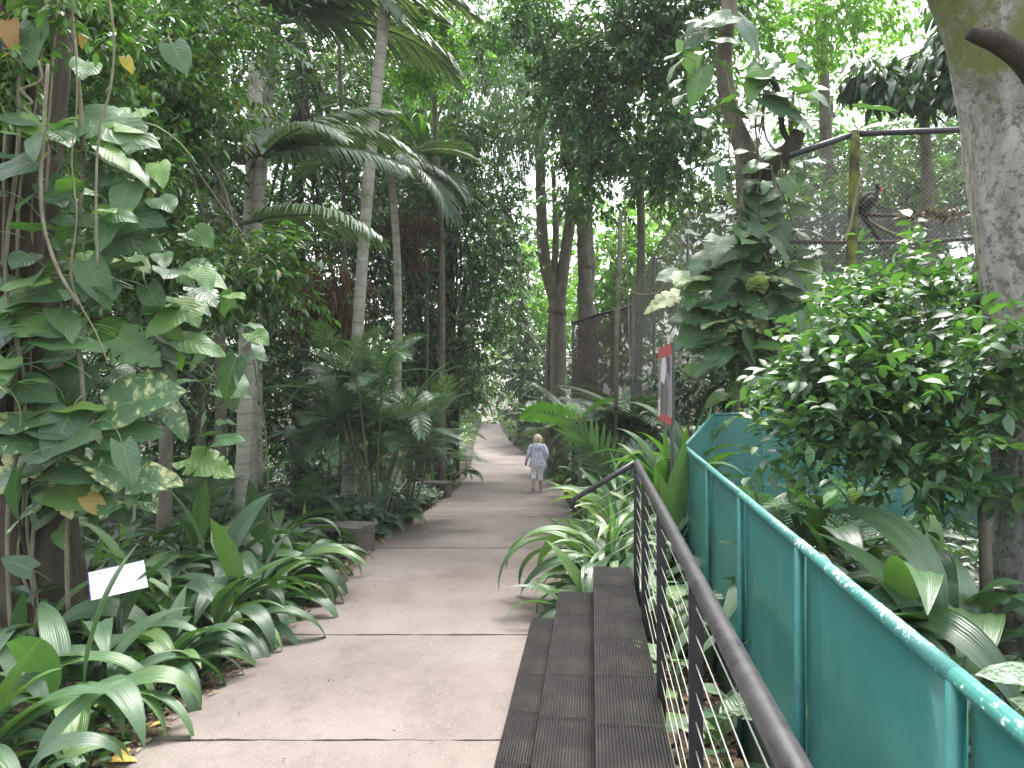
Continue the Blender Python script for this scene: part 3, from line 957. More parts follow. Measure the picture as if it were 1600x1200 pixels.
# ------------------------------------------------------------------ benches, signs, low rails
def bench(x, y, rz, w_, d_, h_, label):
    root = thing('concrete_bench', label, 'bench', (x, y, G(x, y)), 'concrete benches along the path')
    root.rotation_euler = (0, 0, rz)
    MB().box((0, 0, h_ - 0.035), (d_, w_, 0.07)).build('seat', M['bench'], root, bevel=0.008)
    for s in (-1, 1):
        MB().box((0, s * (w_ / 2 - 0.05), (h_ - 0.07) / 2 - 0.05), (d_ - 0.02, 0.08, h_ - 0.07 + 0.1)).build('leg', M['bench'], root, bevel=0.008)
    return root
bench(-2.62, 11.15, R(74), 0.95, 0.55, 0.46, 'weathered grey concrete bench half hidden by long arching leaves')
bench(-2.05, 19.3, R(78), 0.85, 0.5, 0.44, 'small concrete bench farther along, beyond the pale ground cover')
bench(-2.3, 25.2, R(80), 0.6, 0.8, 0.40, 'distant pale bench behind the thin bent rail')

def low_rail(pts, label, name='low_path_rail', r=0.018, posts=()):
    b = Vector(pts[0]); root = thing(name, label, 'rail', b)
    MB().tube([Vector(p) - b for p in pts], r, 6).build('rail', M['blackpipe'], root, True)
    for (x, y, z) in posts:
        MB().tube([Vector((x, y, G(x, y) - 0.1)) - b, Vector((x, y, z)) - b], r, 6).build('post', M['blackpipe'], root, True)
x0, y0 = -1.62, 26.0
low_rail([(x0 - 0.75, y0, float(prof(y0)) + 0.62), (x0, y0, float(prof(y0)) + 0.62)], 'thin bent black rail at the left path edge past the benches', posts=[(x0, y0, float(prof(y0)) + 0.62), (x0 - 0.75, y0, float(prof(y0)) + 0.62)])
pts = []
for i in range(5):
    y = 29 + i * 2.2; x = sedge(RE, y) + 0.25
    pts.append((x, y, G(x, y) + 0.85))
low_rail(pts, 'low black post and rail on the outside of the far path bend', posts=pts)

def build_plaque():
    c = P(185, 906, 5.9)
    root = thing('plaque_sign', 'small blank white information plaque tilted among the arching leaves', 'sign', (c.x, c.y, G(c.x, c.y)))
    L = root.location
    # board tilted back, facing the path
    Mx = Matrix.Translation(c - L) @ Matrix.Rotation(R(20), 4, 'Z') @ Matrix.Rotation(R(-52), 4, 'X') @ Matrix.Rotation(R(-12), 4, 'Y')
    b = MB().box(0, (0.40, 0.006, 0.28), m=Mx).build('board', M['white'], root, bevel=0.002)
    MB().box(0, (0.006, 0.016, 0.275), m=Mx @ Matrix.Translation((-0.2035, 0.006, -0.002))).build('edge_strip', M['purple'], root)
    MB().box(0, (0.010, 0.004, 0.006), m=Mx @ Matrix.Translation((-0.17, -0.0045, 0.105))).add([], []).build('printed_mark', M['ink'], root)
    MB().box(0, (0.024, 0.004, 0.004), m=Mx @ Matrix.Translation((-0.125, -0.0045, 0.105))).build('printed_mark', M['ink'], root)
    MB().tube([Vector((0, 0.03, -0.1)), c - L + Vector((0, 0.05, 0.0))], 0.015, 8).build('post', M['greypost'], root, True)
build_plaque()

def build_poster():
    a = P(1050, 602, 8.1); b = P(1028.5, 602, 9.7)      # near and far edge
    h = 0.92
    c = (a + b) / 2
    root = thing('poster_sign', 'red bordered animal picture sign on two grey posts beside the green fence', 'sign', (c.x, c.y, G(c.x, c.y)))
    L = root.location
    d = (a - b); wd = d.length; d.normalize()
    nrm = d.cross(Vector((0, 0, 1)))
    if nrm.x > 0: nrm = -nrm                               # printed face looks at the path
    zc = 1.955
    def quad(u0, u1, v0, v1, off):
        o = Vector((b.x, b.y, zc)) - L
        return [o + d * (wd * u) + Vector((0, 0, (v - 0.5) * h)) + nrm * off for u, v in ((u0, v0), (u1, v0), (u1, v1), (u0, v1))]
    fr, bk = quad(0, 1, 0, 1, 0.0), quad(0, 1, 0, 1, -0.03)
    board = MB().add(fr + bk, [(0, 1, 2, 3), (7, 6, 5, 4), (0, 4, 5, 1), (1, 5, 6, 2), (2, 6, 7, 3), (3, 7, 4, 0)]).build('board', M['greypost'], root)
    MB().add(quad(0.0, 0.985, 0.0, 0.10, 0.003), [(0, 1, 2, 3)]).build('red_band', M['red'], board)
    MB().add(quad(0.0, 0.985, 0.86, 1.0, 0.003), [(0, 1, 2, 3)]).build('red_band', M['red'], board)
    MB().add(quad(0.02, 0.955, 0.10, 0.86, 0.003), [(0, 1, 2, 3)]).build('picture', M['poster_grey'], board)
    MB().add(quad(0.955, 0.985, 0.10, 0.86, 0.003), [(0, 1, 2, 3)]).build('pale_edge', M['poster_white'], board)
    o = Vector((b.x, b.y, zc)) - L
    def poly(pts, off, name, mat):
        vs = [o + d * (wd * u) + Vector((0, 0, (v - 0.5) * h)) + nrm * off for u, v in pts]
        MB().add(vs, [tuple(range(len(vs)))]).build(name, mat, board)
    poly([(0.22, 0.55), (0.5, 0.5), (0.62, 0.6), (0.68, 0.74), (0.58, 0.85), (0.4, 0.855), (0.26, 0.76)], 0.006, 'pale_figure', M['poster_white'])
    poly([(0.30, 0.12), (0.42, 0.12), (0.47, 0.49), (0.30, 0.54), (0.25, 0.4)], 0.006, 'dark_figure', M['poster_dark'])
    poly([(0.55, 0.12), (0.66, 0.12), (0.68, 0.46), (0.60, 0.55)], 0.006, 'dark_figure', M['poster_dark'])
    poly([(0.72, 0.66), (0.89, 0.60), (0.89, 0.85), (0.72, 0.85)], 0.006, 'dark_figure', M['poster_dark'])
    poly([(0.02, 0.06), (0.20, 0.06), (0.20, 0.30), (0.02, 0.28)], 0.006, 'caption_box', M['poster_white'])
    for k in range(3):
        v = 0.12 + 0.05 * k
        poly([(0.05, v), (0.17, v), (0.17, v + 0.012), (0.05, v + 0.012)], 0.009, 'caption_line', M['red'])
    for u in (0.22, 0.72):
        p = o + d * (wd * u) - nrm * 0.05
        MB().tube([Vector((p.x, p.y, -0.2)), Vector((p.x, p.y, zc + 0.3 - L.z))], 0.024, 8).build('post', M['greypost'], root, True)
build_poster()

# ------------------------------------------------------------------ trees
def tree(name, label, cat, trunks, lobes, n, mat, bmat, L=0.15, asp=0.36, tmpl=T8, seed=0, limbs=True, group=None, sides=10, wob=0.06, **kw):
    b = Vector(trunks[0][0][0])
    root = thing(name, label, cat, b, group)
    for i, (pts, r0, r1) in enumerate(trunks):
        m = max(6, int(len(pts) * 5))
        sp = spline(pts, m)
        rr = [r0 * (1 + 0.5 * math.exp(-k * 0.9)) + (r1 - r0) * k / (m - 1) for k in range(m)]
        part(root, 'trunk', tube(sp, rr, sides, True, wob, seed + i), bmat)
    if limbs and lobes:
        top = Vector(trunks[0][0][-1]); mid = Vector(trunks[0][0][len(trunks[0][0]) // 2])
        mb = MB()
        rng = np.random.default_rng(seed + 77)
        for (a, bb, Y, rx_, rz_, ry_) in lobes:
            c = P(a, bb, Y)
            s = top if rng.random() < 0.6 else mid.lerp(top, 0.6)
            q = s.lerp(c, 0.5) + Vector(rng.normal(0, 0.25, 3)) + Vector((0, 0, 0.3))
            r = trunks[0][2] * 0.55
            mb.tube(spline([s, q, c], 9), [r * (1 - 0.8 * k / 8) for k in range(9)], 6)
            for _ in range(4):
                e = c + Vector(rng.normal(0, 1, 3)) * min(rx_, rz_) * Y / F * 0.55
                mb.tube(spline([q.lerp(c, 0.6), (q + e) / 2 + Vector(rng.normal(0, .12, 3)), e], 6), [r * 0.3 * (1 - 0.85 * k / 5) for k in range(6)], 5)
        mb.v = [tuple(Vector(v) - b) for v in mb.v]
        mb.build('limb', bmat, root, True)
    if n:
        v, f = crown(lobes, n, L=L, asp=asp, tmpl=tmpl, seed=seed, **kw)
        obj('crown', local(root, mesh('crown', v, f)), mat, root)
    return root

def gp(px, Y, dz=-0.15):
    x = (px - 800) / F * Y
    return Vector((x, Y, G(x, Y) + dz))

# --- right foreground trunk with mossy fork
def build_big_trunk():
    base = gp(1668, 6.5)
    root = thing('pale_tree', 'huge pale mottled tree trunk at the right edge behind the green fence', 'tree', base)
    pts = [base, P(1665, 900, 6.5), P(1655, 700, 6.5), P(1642, 500, 6.5), P(1632, 330, 6.5), P(1630, 200, 6.5), P(1632, 120, 6.5)]
    part(root, 'trunk', tube(spline(pts, 34), [0.62 - 0.10 * min(1, k / 8) + 0.12 * smooth(16, 33, k) for k in range(34)], 26, True, 0.05, 3), M['palebark'])
    part(root, 'limb', tube(spline([P(1640, 400, 6.6), P(1628, 220, 6.55), P(1585, 70, 6.45), P(1530, -30, 6.4), P(1470, -130, 6.3), P(1400, -260, 6.2)], 24), [min(0.66 - 0.018 * k, 0.30 + 0.055 * k) for k in range(24)], 22, True, 0.06, 4), M['palebark'])
    part(root, 'limb', tube(spline([P(1642, 300, 6.5), P(1690, 40, 6.5), P(1740, -120, 6.6), P(1780, -300, 6.7)], 14), [0.58 - 0.02 * k for k in range(14)], 18, True, 0.06, 5), M['palebark'])
    part(root, 'broken_branch', tube(spline([P(1640, 150, 6.0), P(1600, 95, 5.75), P(1560, 66, 5.65), P(1535, 58, 5.6), P(1512, 52, 5.6)], 14), [0.115 - 0.0055 * k for k in range(14)], 10, True, 0.12, 6), M['darkbark'])
    # thin climbing stem
    part(root, 'climbing_stem', tube(spline([P(1518, 195, 6.3), P(1516, 240, 6.2), P(1522, 330, 6.1), P(1528, 420, 6.05)], 12), 0.012, 6), M['liana'])
    v, f = crown([(1560, -190, 6.5, 160, 60, 1.5), (1700, -250, 7, 200, 80, 2)], 900, L=0.14, seed=5)
    obj('crown', local(root, mesh('crown', v, f)), M['mid'], root)
build_big_trunk()

# --- left vine-clad trunk
def build_left_trunk():
    base = gp(48, 6.6)
    root = thing('vine_clad_tree', 'thick dark tree at the left edge wrapped in roots and creepers', 'tree', base)
    pts = [base, P(52, 900, 6.6), P(48, 780, 6.6), P(36, 600, 6.6), P(34, 420, 6.6), P(36, 250, 6.6), P(52, 100, 6.6), P(60, -60, 6.6), P(70, -250, 6.6)]
    part(root, 'trunk', tube(spline(pts, 44), [0.46 - 0.18 * smooth(0, 14, k) - 0.04 * smooth(14, 43, k) for k in range(44)], 28, True, 0.07, 8, flute=5), M['darkbark'])
    rng = np.random.default_rng(31)
    for i in range(9):
        mb = MB()
        a = rng.uniform(2.2, 5.6)
        q = []
        for k, t in enumerate(np.linspace(0, 1, 14)):
            c = spline(pts, 44)[min(43, int(t * 36) + 2)]
            rr = 0.46 - 0.18 * float(smooth(0, 14, int(t * 36) + 2)) - 0.04 * float(smooth(14, 43, int(t * 36) + 2)) + 0.01
            a += rng.normal(0, 0.12)
            q.append(c + Vector((math.cos(a), math.sin(a), 0)) * rr * 1.04)
        part(root, 'climbing_root', tube(spline(q, 28), [0.010 + 0.010 * rng.random() for _ in range(28)], 6, True, 0.1, i), M['liana'] if i % 3 == 0 else M['darkbark'])
    return root
left_tree = build_left_trunk()

# --- tall ringed palm in the middle left and its neighbours
def ringed(pts, r0, r1, n, ring=0.2, seed=0, flare=0.6):
    sp = spline(pts, n)
    rr = []
    acc = 0
    for k in range(n):
        if k: acc += (sp[k] - sp[k - 1]).length
        rr.append((r0 + (r1 - r0) * k / (n - 1)) * (1 + flare * math.exp(-k * 6 / n * 2.2)) * (1.045 if k % 3 == 0 else 1.0))
    return tube(sp, rr, 16, True, 0.012, seed)

def palm(name, label, pts, r0, r1, fronds, protos, bark_, seed, n=60, boots=None, ring_n=None):
    base = Vector(pts[0])
    root = thing(name, label, 'palm', base)
    if r0:
        part(root, 'trunk', ringed(pts, r0, r1, n, seed=seed), bark_)
    top = Vector(pts[-1])
    rng = np.random.default_rng(seed)
    for f in fronds:
        az, el, s = f[0], f[1], f[2]
        pr = protos[f[3] if len(f) > 3 else rng.integers(0, len(protos))]
        o = Vector(f[4]) if len(f) > 4 else top
        Mx = Matrix.Translation(o - base) @ Matrix.Rotation(R(az), 4, 'Z') @ Matrix.Rotation(R(-el), 4, 'Y') @ Matrix.Rotation(R(rng.normal(0, 8)), 4, 'X') @ Matrix.Scale(s, 4)
        obj('frond', pr, None, root, Mx)
    if boots:
        mb = MB()
        for i in range(boots):
            a = rng.random() * 6.28
            d = Vector((math.cos(a), math.sin(a), rng.uniform(-0.2, 0.9))).normalized()
            mb.tube([top - base, top - base + d * 0.25, top - base + d * 0.5 + Vector((0, 0, -0.12))], [0.03, 0.02, 0.006], 5)
        mb.build('old_leaf_base', M['dead'], root, True)
    return root

palm('ringed_palm', 'tall slender palm with pale ringed trunk leaning slightly, rising out of the picture',
     [gp(541, 15), P(552, 640, 15), P(560, 500, 15), P(572, 330, 15), P(588, 150, 15), P(606, -30, 15), P(622, -220, 15), P(634, -360, 15)],
     0.112, 0.120, [(a, 55 - (i % 3) * 25, 3.2) for i, a in enumerate(range(0, 360, 40))], FR, M['palmbark'], 2, n=110)

# crown A (nearer, low crown of grey fronds)
palm('grey_frond_palm', 'palm with low crown of grey green arching fronds and reddish old leaf bases',
     [gp(372, 11.8), P(386, 600, 11.8), P(392, 480, 11.8), P(402, 330, 11.8), P(408, 248, 11.8)], 0.10, 0.085,
     [(-18, 8, 2.5, 0), (-22, 6, 2.6, 0, P(375, 350, 10.9)), (-40, 22, 2.2, 1), (-5, 26, 2.5, 1), (-150, 20, 1.5, 1, P(390, 300, 11.4)), (204, 24, 1.3, 1), (-118, 30, 1.2, 1), (150, 30, 1.8, 0), (60, 40, 2.2, 0), (100, 50, 2.2, 0), (-165, 5, 1.4, 1), (20, 42, 2.3, 0)],
     FG, M['palmbark'], 3, n=60, boots=12)
# crown B (taller, its crown at the very top of the picture)
palm('high_crowned_palm', 'taller palm whose long drooping fronds hang from the top edge of the picture',
     [gp(398, 16.6), P(400, 560, 16.6), P(405, 330, 16.6), P(420, 130, 16.6), P(431, 35, 16.6)], 0.14, 0.125,
     [(-24, 30, 4.51, 1), (-12, 22, 4.76, 1), (-60, 12, 3.17, 1), (-95, 8, 2.44, 1), (-50, 34, 3.90, 1), (-78, 30, 3.17, 1), (200, 35, 3.66, 1), (-34, 12, 4.03, 1), (165, 35, 3.90, 1), (-120, 25, 3.54, 1), (40, 40, 5.12, 1), (90, 45, 4.15, 0), (-20, 55, 4.88, 1), (230, 40, 3.42, 0), (10, 10, 4.39, 1), (130, 30, 4.27, 1)],
     FG, M['palmbark'], 4, n=80, boots=8)
# two farther crowns seen to the right of the ringed trunk
palm('far_frond_palm', 'farther palm with pale fronds reaching right of the ringed trunk',
     [gp(618, 19), P(622, 480, 19), P(616, 330, 19), P(608, 255, 19)], 0.10, 0.09,
     [(0, 20, 2.3, 0), (-20, 2, 2.4, 1), (-60, 10, 2.6, 1), (30, 35, 2.4, 0), (-110, 30, 2.2, 1), (-150, 35, 2.4, 1), (160, 30, 2.6, 1), (100, 40, 2.5, 1), (-35, -10, 2.7, 1), (195, 12, 2.6, 1)], FR, M['palmbark'], 6, n=40, boots=6)

# plain trunks standing left of the path
for i, (px, Y, wpx, lean, top, lab) in enumerate([
        (346, 13.5, 17, -6, 150, 'slim upright trunk left of the thick palm stem, behind the creepers'),
        (312, 14.2, 13, 10, 160, 'thinnest of the upright trunks, nearest to the variegated creeper'),
        (384, 12.6, 30, 12, 260, 'thick smooth grey palm stem standing between slim trunks'),
        (300, 17, 14, 25, 120, 'leaning brown trunk deep behind the slim trunks'),
        (640, 24.3, 13, 4, 430, 'thin dark trunk close behind the feathery small palms'),
        (655, 24.6, 12, -3, 430, 'first thin trunk right of the feathery small palms'),
        (671, 24.4, 11, 2, 430, 'second thin trunk right of the feathery small palms'),
        (686, 24.7, 10, 3, 440, 'third thin trunk right of the feathery small palms')]):
    base = gp(px, Y)
    root = thing('slim_trunk', lab, 'tree', base, 'slim trunks left of the path')
    r = wpx * Y / F / 2
    part(root, 'trunk', ringed([base, P(px + lean * 0.3, 560, Y), P(px + lean * 0.6, 420, Y), P(px + lean, top, Y), P(px + lean * 1.3, top - 160, Y)], r, r * 0.72, 44, seed=i, flare=0.35), M['slimbark'] if i != 2 else M['palmbark'])
    v, f = crown([(px + lean, top - 170, Y, 120, 70, 1.5)], 500, L=0.2, seed=40 + i, tmpl=T2)
    obj('crown', local(root, mesh('crown', v, f)), M['dark'], root)

# dead fronds hanging behind the ringed palm
def hanging_dead():
    for i, (lob, n, L_, lab) in enumerate([([(638, 375, 21, 26, 40, 0.5), (655, 350, 21, 22, 25, 0.4), (625, 345, 21, 18, 20, .4)], 900, 0.42, 'bunch of brown dead fronds hanging right of the ringed trunk'),
                                           ([(505, 420, 19, 42, 60, 0.7), (530, 470, 19, 30, 60, 0.6), (480, 460, 19, 25, 50, 0.5)], 1600, 0.65, 'curtain of dark dead fronds hanging left of the ringed trunk'),
                                           ([(262, 450, 15, 20, 45, 0.4), (300, 470, 15, 14, 40, .3)], 520, 0.4, 'dry brown fronds hanging behind the variegated creeper')]):
        c = P(*lob[0][:3])
        root = thing('dead_fronds', lab, 'palm fronds', c, 'hanging dead fronds')
        v, f = crown(lob, n, L=L_, asp=0.07, droop=1.6, hang=1.4, tmpl=TN, seed=900 + i, spread=0.55, tw=0.5, clump=0.3)
        obj('leaf_strips', local(root, mesh('leaf_strips', v, f)), M['dead'], root)
        for k in range(5):
            q = c + Vector((0.12 * k - 0.25, 0.05 * k, 0.4))
            part(root, 'frond_stalk', tube(spline([q, q + Vector((0.1 * (k - 2), -0.1, -0.5)), q + Vector((0.14 * (k - 2), -0.1, -1.3))], 8), 0.018, 5), M['dead'])
hanging_dead()

# --- feathery small palms (clump)
def fern_palm(label, px, Y, stems, h, fr, seed, protos=FP, nf=9, lean=0.5, name='feather_palm'):
    base = gp(px, Y, -0.05)
    root = thing(name, label, 'palm', base)
    rng = np.random.default_rng(seed)
    for s in range(stems):
        a = s * 2.4 + rng.random()
        hh = h * (0.6 + 0.45 * rng.random())
        off = Vector((math.cos(a), math.sin(a), 0)) * lean * (0.3 + 0.7 * rng.random())
        b0 = Vector((math.cos(a), math.sin(a), 0)) * 0.18 * rng.random()
        top = b0 + off + Vector((0, 0, hh))
        part_me = mesh('stem', *tube(spline([b0, b0 + off * 0.4 + Vector((0, 0, hh * 0.5)), top], 10), [0.028 - 0.0015 * k for k in range(10)], 6))
        obj('stem', part_me, M['slimbark'] if s % 2 else M['stem'], root)
        for k in range(nf):
            az = k * 137.5 + rng.random() * 40
            el = rng.uniform(5, 62)
            Mx = Matrix.Translation(top + Vector((0, 0, -0.25 * rng.random()))) @ Matrix.Rotation(R(az), 4, 'Z') @ Matrix.Rotation(R(-el), 4, 'Y') @ Matrix.Scale(fr * (0.75 + 0.4 * rng.random()), 4)
            obj('frond', protos[rng.integers(0, len(protos))], None, root, Mx)
    return root
fern_palm('largest feathery small palm clump in front of the ringed trunk', 585, 13.2, 10, 2.9, 1.25, 11, nf=8, lean=0.9)
fern_palm('lower feathery palm on the left flank of the largest clump', 505, 13.6, 4, 2.0, 1.15, 12, nf=8)
fern_palm('feathery palm with drooping tips nearest the path', 632, 14.4, 6, 2.3, 1.25, 13, nf=8, lean=0.9)
fern_palm('small dark fan of feathery fronds beside the slim trunks', 455, 12.8, 3, 1.3, 0.95, 14, nf=7)
fern_palm('knee high feathery seedling palm beside the ringed trunk base', 560, 12.6, 2, 0.5, 0.7, 15, nf=8)
fern_palm('feathery palm in the shade behind the creepers', 300, 11.5, 3, 1.2, 1.0, 16, nf=8)

# right of the path
def single_fronds(label, px, Y, specs, protos, name='broad_palm', cat='palm', stem=0.0):
    base = gp(px, Y, -0.05)
    root = thing(name, label, cat, base)
    for sp_ in specs:
        az, el, s, k = sp_[:4]
        Mx = Matrix.Translation((0, 0, stem)) @ Matrix.Rotation(R(az), 4, 'Z') @ Matrix.Rotation(R(-el), 4, 'Y') @ Matrix.Rotation(R(sp_[4] if len(sp_) > 4 else 0), 4, 'X') @ Matrix.Scale(s, 4)
        obj('frond', protos[k % len(protos)], None, root, Mx)
    if stem:
        obj('stem', mesh('stem', *tube([(0, 0, 0), (0.02, 0, stem * 0.5), (0, 0, stem + 0.05)], [0.05, 0.04, 0.03], 8)), M['slimbark'], root)
    return root
single_fronds('palm with big paired leaflets spread against the light beside the walking woman', 998, 12.6,
              [(168, 64, 2.0, 0, 62), (150, 72, 1.7, 1, 40), (20, 68, 1.6, 1, -50), (75, 74, 1.5, 0, 0), (-60, 66, 1.2, 0, 0), (172, 66, 1.1, 1, 55), (40, 52, 1.4, 1, -30)], FW, stem=0.35)
single_fronds('bright green young palm frond arching over the path edge', 905, 14.5, [(182, 20, 1.2, 0, 58), (110, 45, 0.8, 0), (30, 50, 0.8, 0, -40)], FL, 'young_palm', stem=2.05)
for i, (px, Y, lab) in enumerate([(945, 23.5, 'dark drooping palm behind the bright young frond'), (985, 17.0, 'drooping palm in front of the brown netting'), (838, 40, 'dark palm at the outside of the far bend'), (885, 27, 'dark palm beyond the walking woman'), (1010, 19, 'shaded palm against the tall mesh cage')]):
    fern_palm(lab, px, Y, 3, 1.9 + 0.3 * (i % 2), 1.9, 50 + i, protos=FR, nf=8, lean=0.3, name='shade_palm')
fern_palm('pale feathery palm in front of the brown netting', 975, 17.2, 4, 1.9, 1.5, 63, nf=8)
fern_palm('feathery palm behind the green fence under the shrub', 1290, 8.8, 3, 0.9, 1.2, 61, nf=7)

# ------------------------------------------------------------------ strap leaved plants
def strap_clump(x, y, n, s, label, seed, z=None, protos=STRAP, name='strap_leaf_plant', cat='plant', group=None, face=None, elev=0.0, sz=0.12, flat=0.0):
    z = G(x, y) if z is None else z
    root = thing(name, label, cat, (x, y, z), group)
    rng = np.random.default_rng(seed)
    m = len(protos)
    for i in range(n):
        az = i * 137.5 + rng.normal(0, 18)
        if face is not None and rng.random() < 0.55: az = face + rng.normal(0, 50)
        q = i / max(1, n - 1)
        k = int(rng.choice(7, p=[.09, .2, .23, .19, .13, .12, .04])) if protos is STRAP else min(m - 1, max(0, int(rng.normal(0.5, 0.3) * m)))
        wk = 1.3 if protos is STRAP else 1.0
        sc_ = s * (0.72 + 0.5 * rng.random())
        rr = sz * math.sqrt(rng.random())
        Mx = Matrix.Translation((math.cos(R(az)) * rr, math.sin(R(az)) * rr, -0.02 + elev * rng.random())) @ Matrix.Rotation(R(az), 4, 'Z') @ Matrix.Rotation(R(rng.normal(flat, 8)), 4, 'Y') @ Matrix.Rotation(R(rng.normal(0, 12)), 4, 'X') @ Matrix.Diagonal((sc_, sc_ * wk * (0.85 + 0.35 * rng.random()), sc_, 1))
        obj('leaf', protos[k], None, root, Mx)
    return root

row = [(-2.62, 3.75, 15, .62), (-3.05, 4.05, 14, .85), (-2.85, 4.75, 18, .98), (-3.5, 4.75, 16, 1.0), (-2.72, 5.6, 17, .82), (-3.3, 5.9, 16, .98),
       (-2.72, 6.55, 18, .95), (-3.25, 7.1, 18, 1.0), (-2.68, 7.5, 18, .95), (-2.75, 8.4, 18, 1.05), (-3.4, 8.5, 18, 1.1), (-2.75, 9.3, 16, .85),
       (-3.3, 9.9, 18, 1.1), (-3.5, 10.5, 17, 1.0), (-3.95, 7.7, 16, 1.05), (-4.1, 9.6, 16, 1.1), (-3.6, 11.2, 16, 1.1), (-4.0, 6.0, 14, 1.0)]
for i, (x, y, n, s) in enumerate(row):
    strap_clump(x, y, n + 3, s * 1.1, 'arching strap leaved clump, %s from the camera in the row left of the path' % ORD[i], 100 + i, group='strap leaved plants left of the path', face=-25)
for i, (x, y, n, s) in enumerate([(-4.6, 11.4, 14, 1.1), (-4.9, 8.6, 14, 1.1), (-5.3, 10.2, 14, 1.2), (-6.2, 9.0, 14, 1.2), (-5.6, 7.2, 14, 1.1)]):
    strap_clump(x, y, n, s, 'shaded strap leaved clump behind the row left of the path, %s from the big tree' % ORD[i], 140 + i, group='strap leaved plants behind')

rrow = [(2.32, 5.4, 15, 1.4), (2.75, 5.5, 15, 1.6), (3.1, 5.1, 14, 1.6), (2.5, 6.6, 14, 1.3), (2.65, 7.6, 16, 1.4), (2.75, 8.3, 16, 1.6), (3.6, 8.6, 14, 1.6), (2.95, 4.9, 16, 1.35), (2.45, 5.1, 16, 1.25), (2.45, 6.1, 16, 1.2), (3.4, 5.6, 16, 1.45), (2.9, 6.2, 16, 1.4), (3.7, 6.7, 14, 1.3), (2.5, 7.0, 16, 1.25), (3.3, 7.8, 14, 1.2), (2.55, 4.2, 9, .95)]
for i, (x, y, n, s) in enumerate(rrow):
    strap_clump(x, y, n, s, 'broad strap leaved clump behind the green fence, %s counted towards the pale trunk' % ORD[i], 160 + i, z=-0.35 + 0.2 * (i in (0, 1, 2, 7, 10)), group='strap leaved plants behind the fence', face=200)

# plants on the right of the path, in front of the handrail's end
spots = [(1.02, 7.6, 46, 1.55, VBLADE, 'tall striped rosette right beside the sloping rail end'),
         (0.80, 7.5, 18, 0.9, WBLADE, 'short wide blades between the rubber steps and the path edge'),
         (1.35, 9.1, 46, 1.8, VBLADE, 'large pale striped rosette between sign and path'),
         (1.05, 10.6, 24, 1.4, BLADE, 'green spiky clump leaning over the path before the cream rosettes'),
         (0.70, 7.0, 24, 1.2, BLADE, 'striped blades spilling over the end of the lowest rubber step'),
         (0.90, 6.95, 16, 0.85, STRAP, 'dark leaves filling the gap under the sloping rail'),
         (0.98, 7.3, 20, 1.05, LBLADE, 'long drooping green blades at the top end of the rubber steps'),
         (1.20, 7.9, 18, 1.5, STRAP, 'broad leaved clump just beyond the end of the handrail'),
         (1.02, 8.6, 24, 1.3, VBLADE, 'cream striped rosette overhanging the path past the steps'),
         (1.5, 8.6, 22, 1.2, VBLADE, 'cream striped rosette below the red bordered sign'),
         (1.15, 9.8, 26, 1.6, VBLADE, 'tall cream striped rosette at the right path edge'),
         (1.75, 9.9, 20, 1.2, WBLADE, 'upright wide green blades behind the sign posts'),
         (1.35, 11.2, 24, 1.5, VBLADE, 'third cream striped rosette along the right path edge'),
         (1.75, 12.0, 20, 1.3, WBLADE, 'wide green blades in front of the big paired leaflet palm'),
         (1.5, 13.4, 24, 1.2, BLADE, 'dark blades beside the path just before the walking woman'),
         (1.75, 14.9, 22, 1.1, BLADE, 'dark blade plant at the path edge, right of the walking woman'),
         (2.05, 16.6, 22, 0.95, STRAP, 'dark strap leaved clump level with the walking woman'),
         (1.85, 18.4, 22, 1.2, BLADE, 'dark blade clump behind the strap leaved clump near the woman'),
         (2.15, 21.2, 22, 1.1, STRAP, 'dark strap leaved clump beyond the walking woman'),
         (1.70, 23.5, 22, 1.3, BLADE, 'dark clump where the path starts to bend away'),
         (1.5, 26.5, 22, 1.3, STRAP, 'dark clump in the outside of the far bend'),
         (2.1, 8.9, 18, 1.3, WBLADE, 'wide blades pressed against the corner of the green fence'),
         (2.3, 10.4, 18, 1.4, WBLADE, 'tall wide blades growing behind the sign'),
         (2.6, 11.8, 18, 1.5, WBLADE, 'wide blades at the foot of the creeper clad tree'),
         (3.2, 12.4, 18, 1.5, LBLADE, 'long thin blades behind the far corner of the fence'),
         (1.42, 7.5, 16, 1.35, STRAP, 'big arching leaves under the sign posts beside the fence')]
TALL = {}
for x, y, n, s_, pr, lab, e in [(1.62, 8.0, 18, 1.5, STRAP, 'tall broad leaves rising behind the handrail below the sign', 0.55),
                               (1.95, 9.3, 34, 1.7, WBLADE, 'tall caned plant with bright wide blades right of the sign posts', 1.1),
                               (2.35, 10.2, 36, 1.7, WBLADE, 'taller caned plant with wide blades behind the fence corner', 1.35),
                               (1.55, 10.3, 34, 1.6, VBLADE, 'caned striped plant left of the sign posts', 1.0),
                               (2.7, 11.0, 30, 1.7, WBLADE, 'caned wide bladed plant under the hanging creeper', 1.4)]:
    spots.append((x, y, n, s_, pr, lab)); TALL[lab] = e
for i, (x, y, n, s, pr, lab) in enumerate(spots):
    strap_clump(x, y, n, s, lab, 200 + i, protos=pr, name='strap_leaf_plant' if pr is STRAP else 'blade_plant', elev=TALL.get(lab, 0.3 if pr is VBLADE and i not in (0, 2) else (0.85 if pr is VBLADE else 0.1)), flat=-8 if pr is VBLADE else 0)
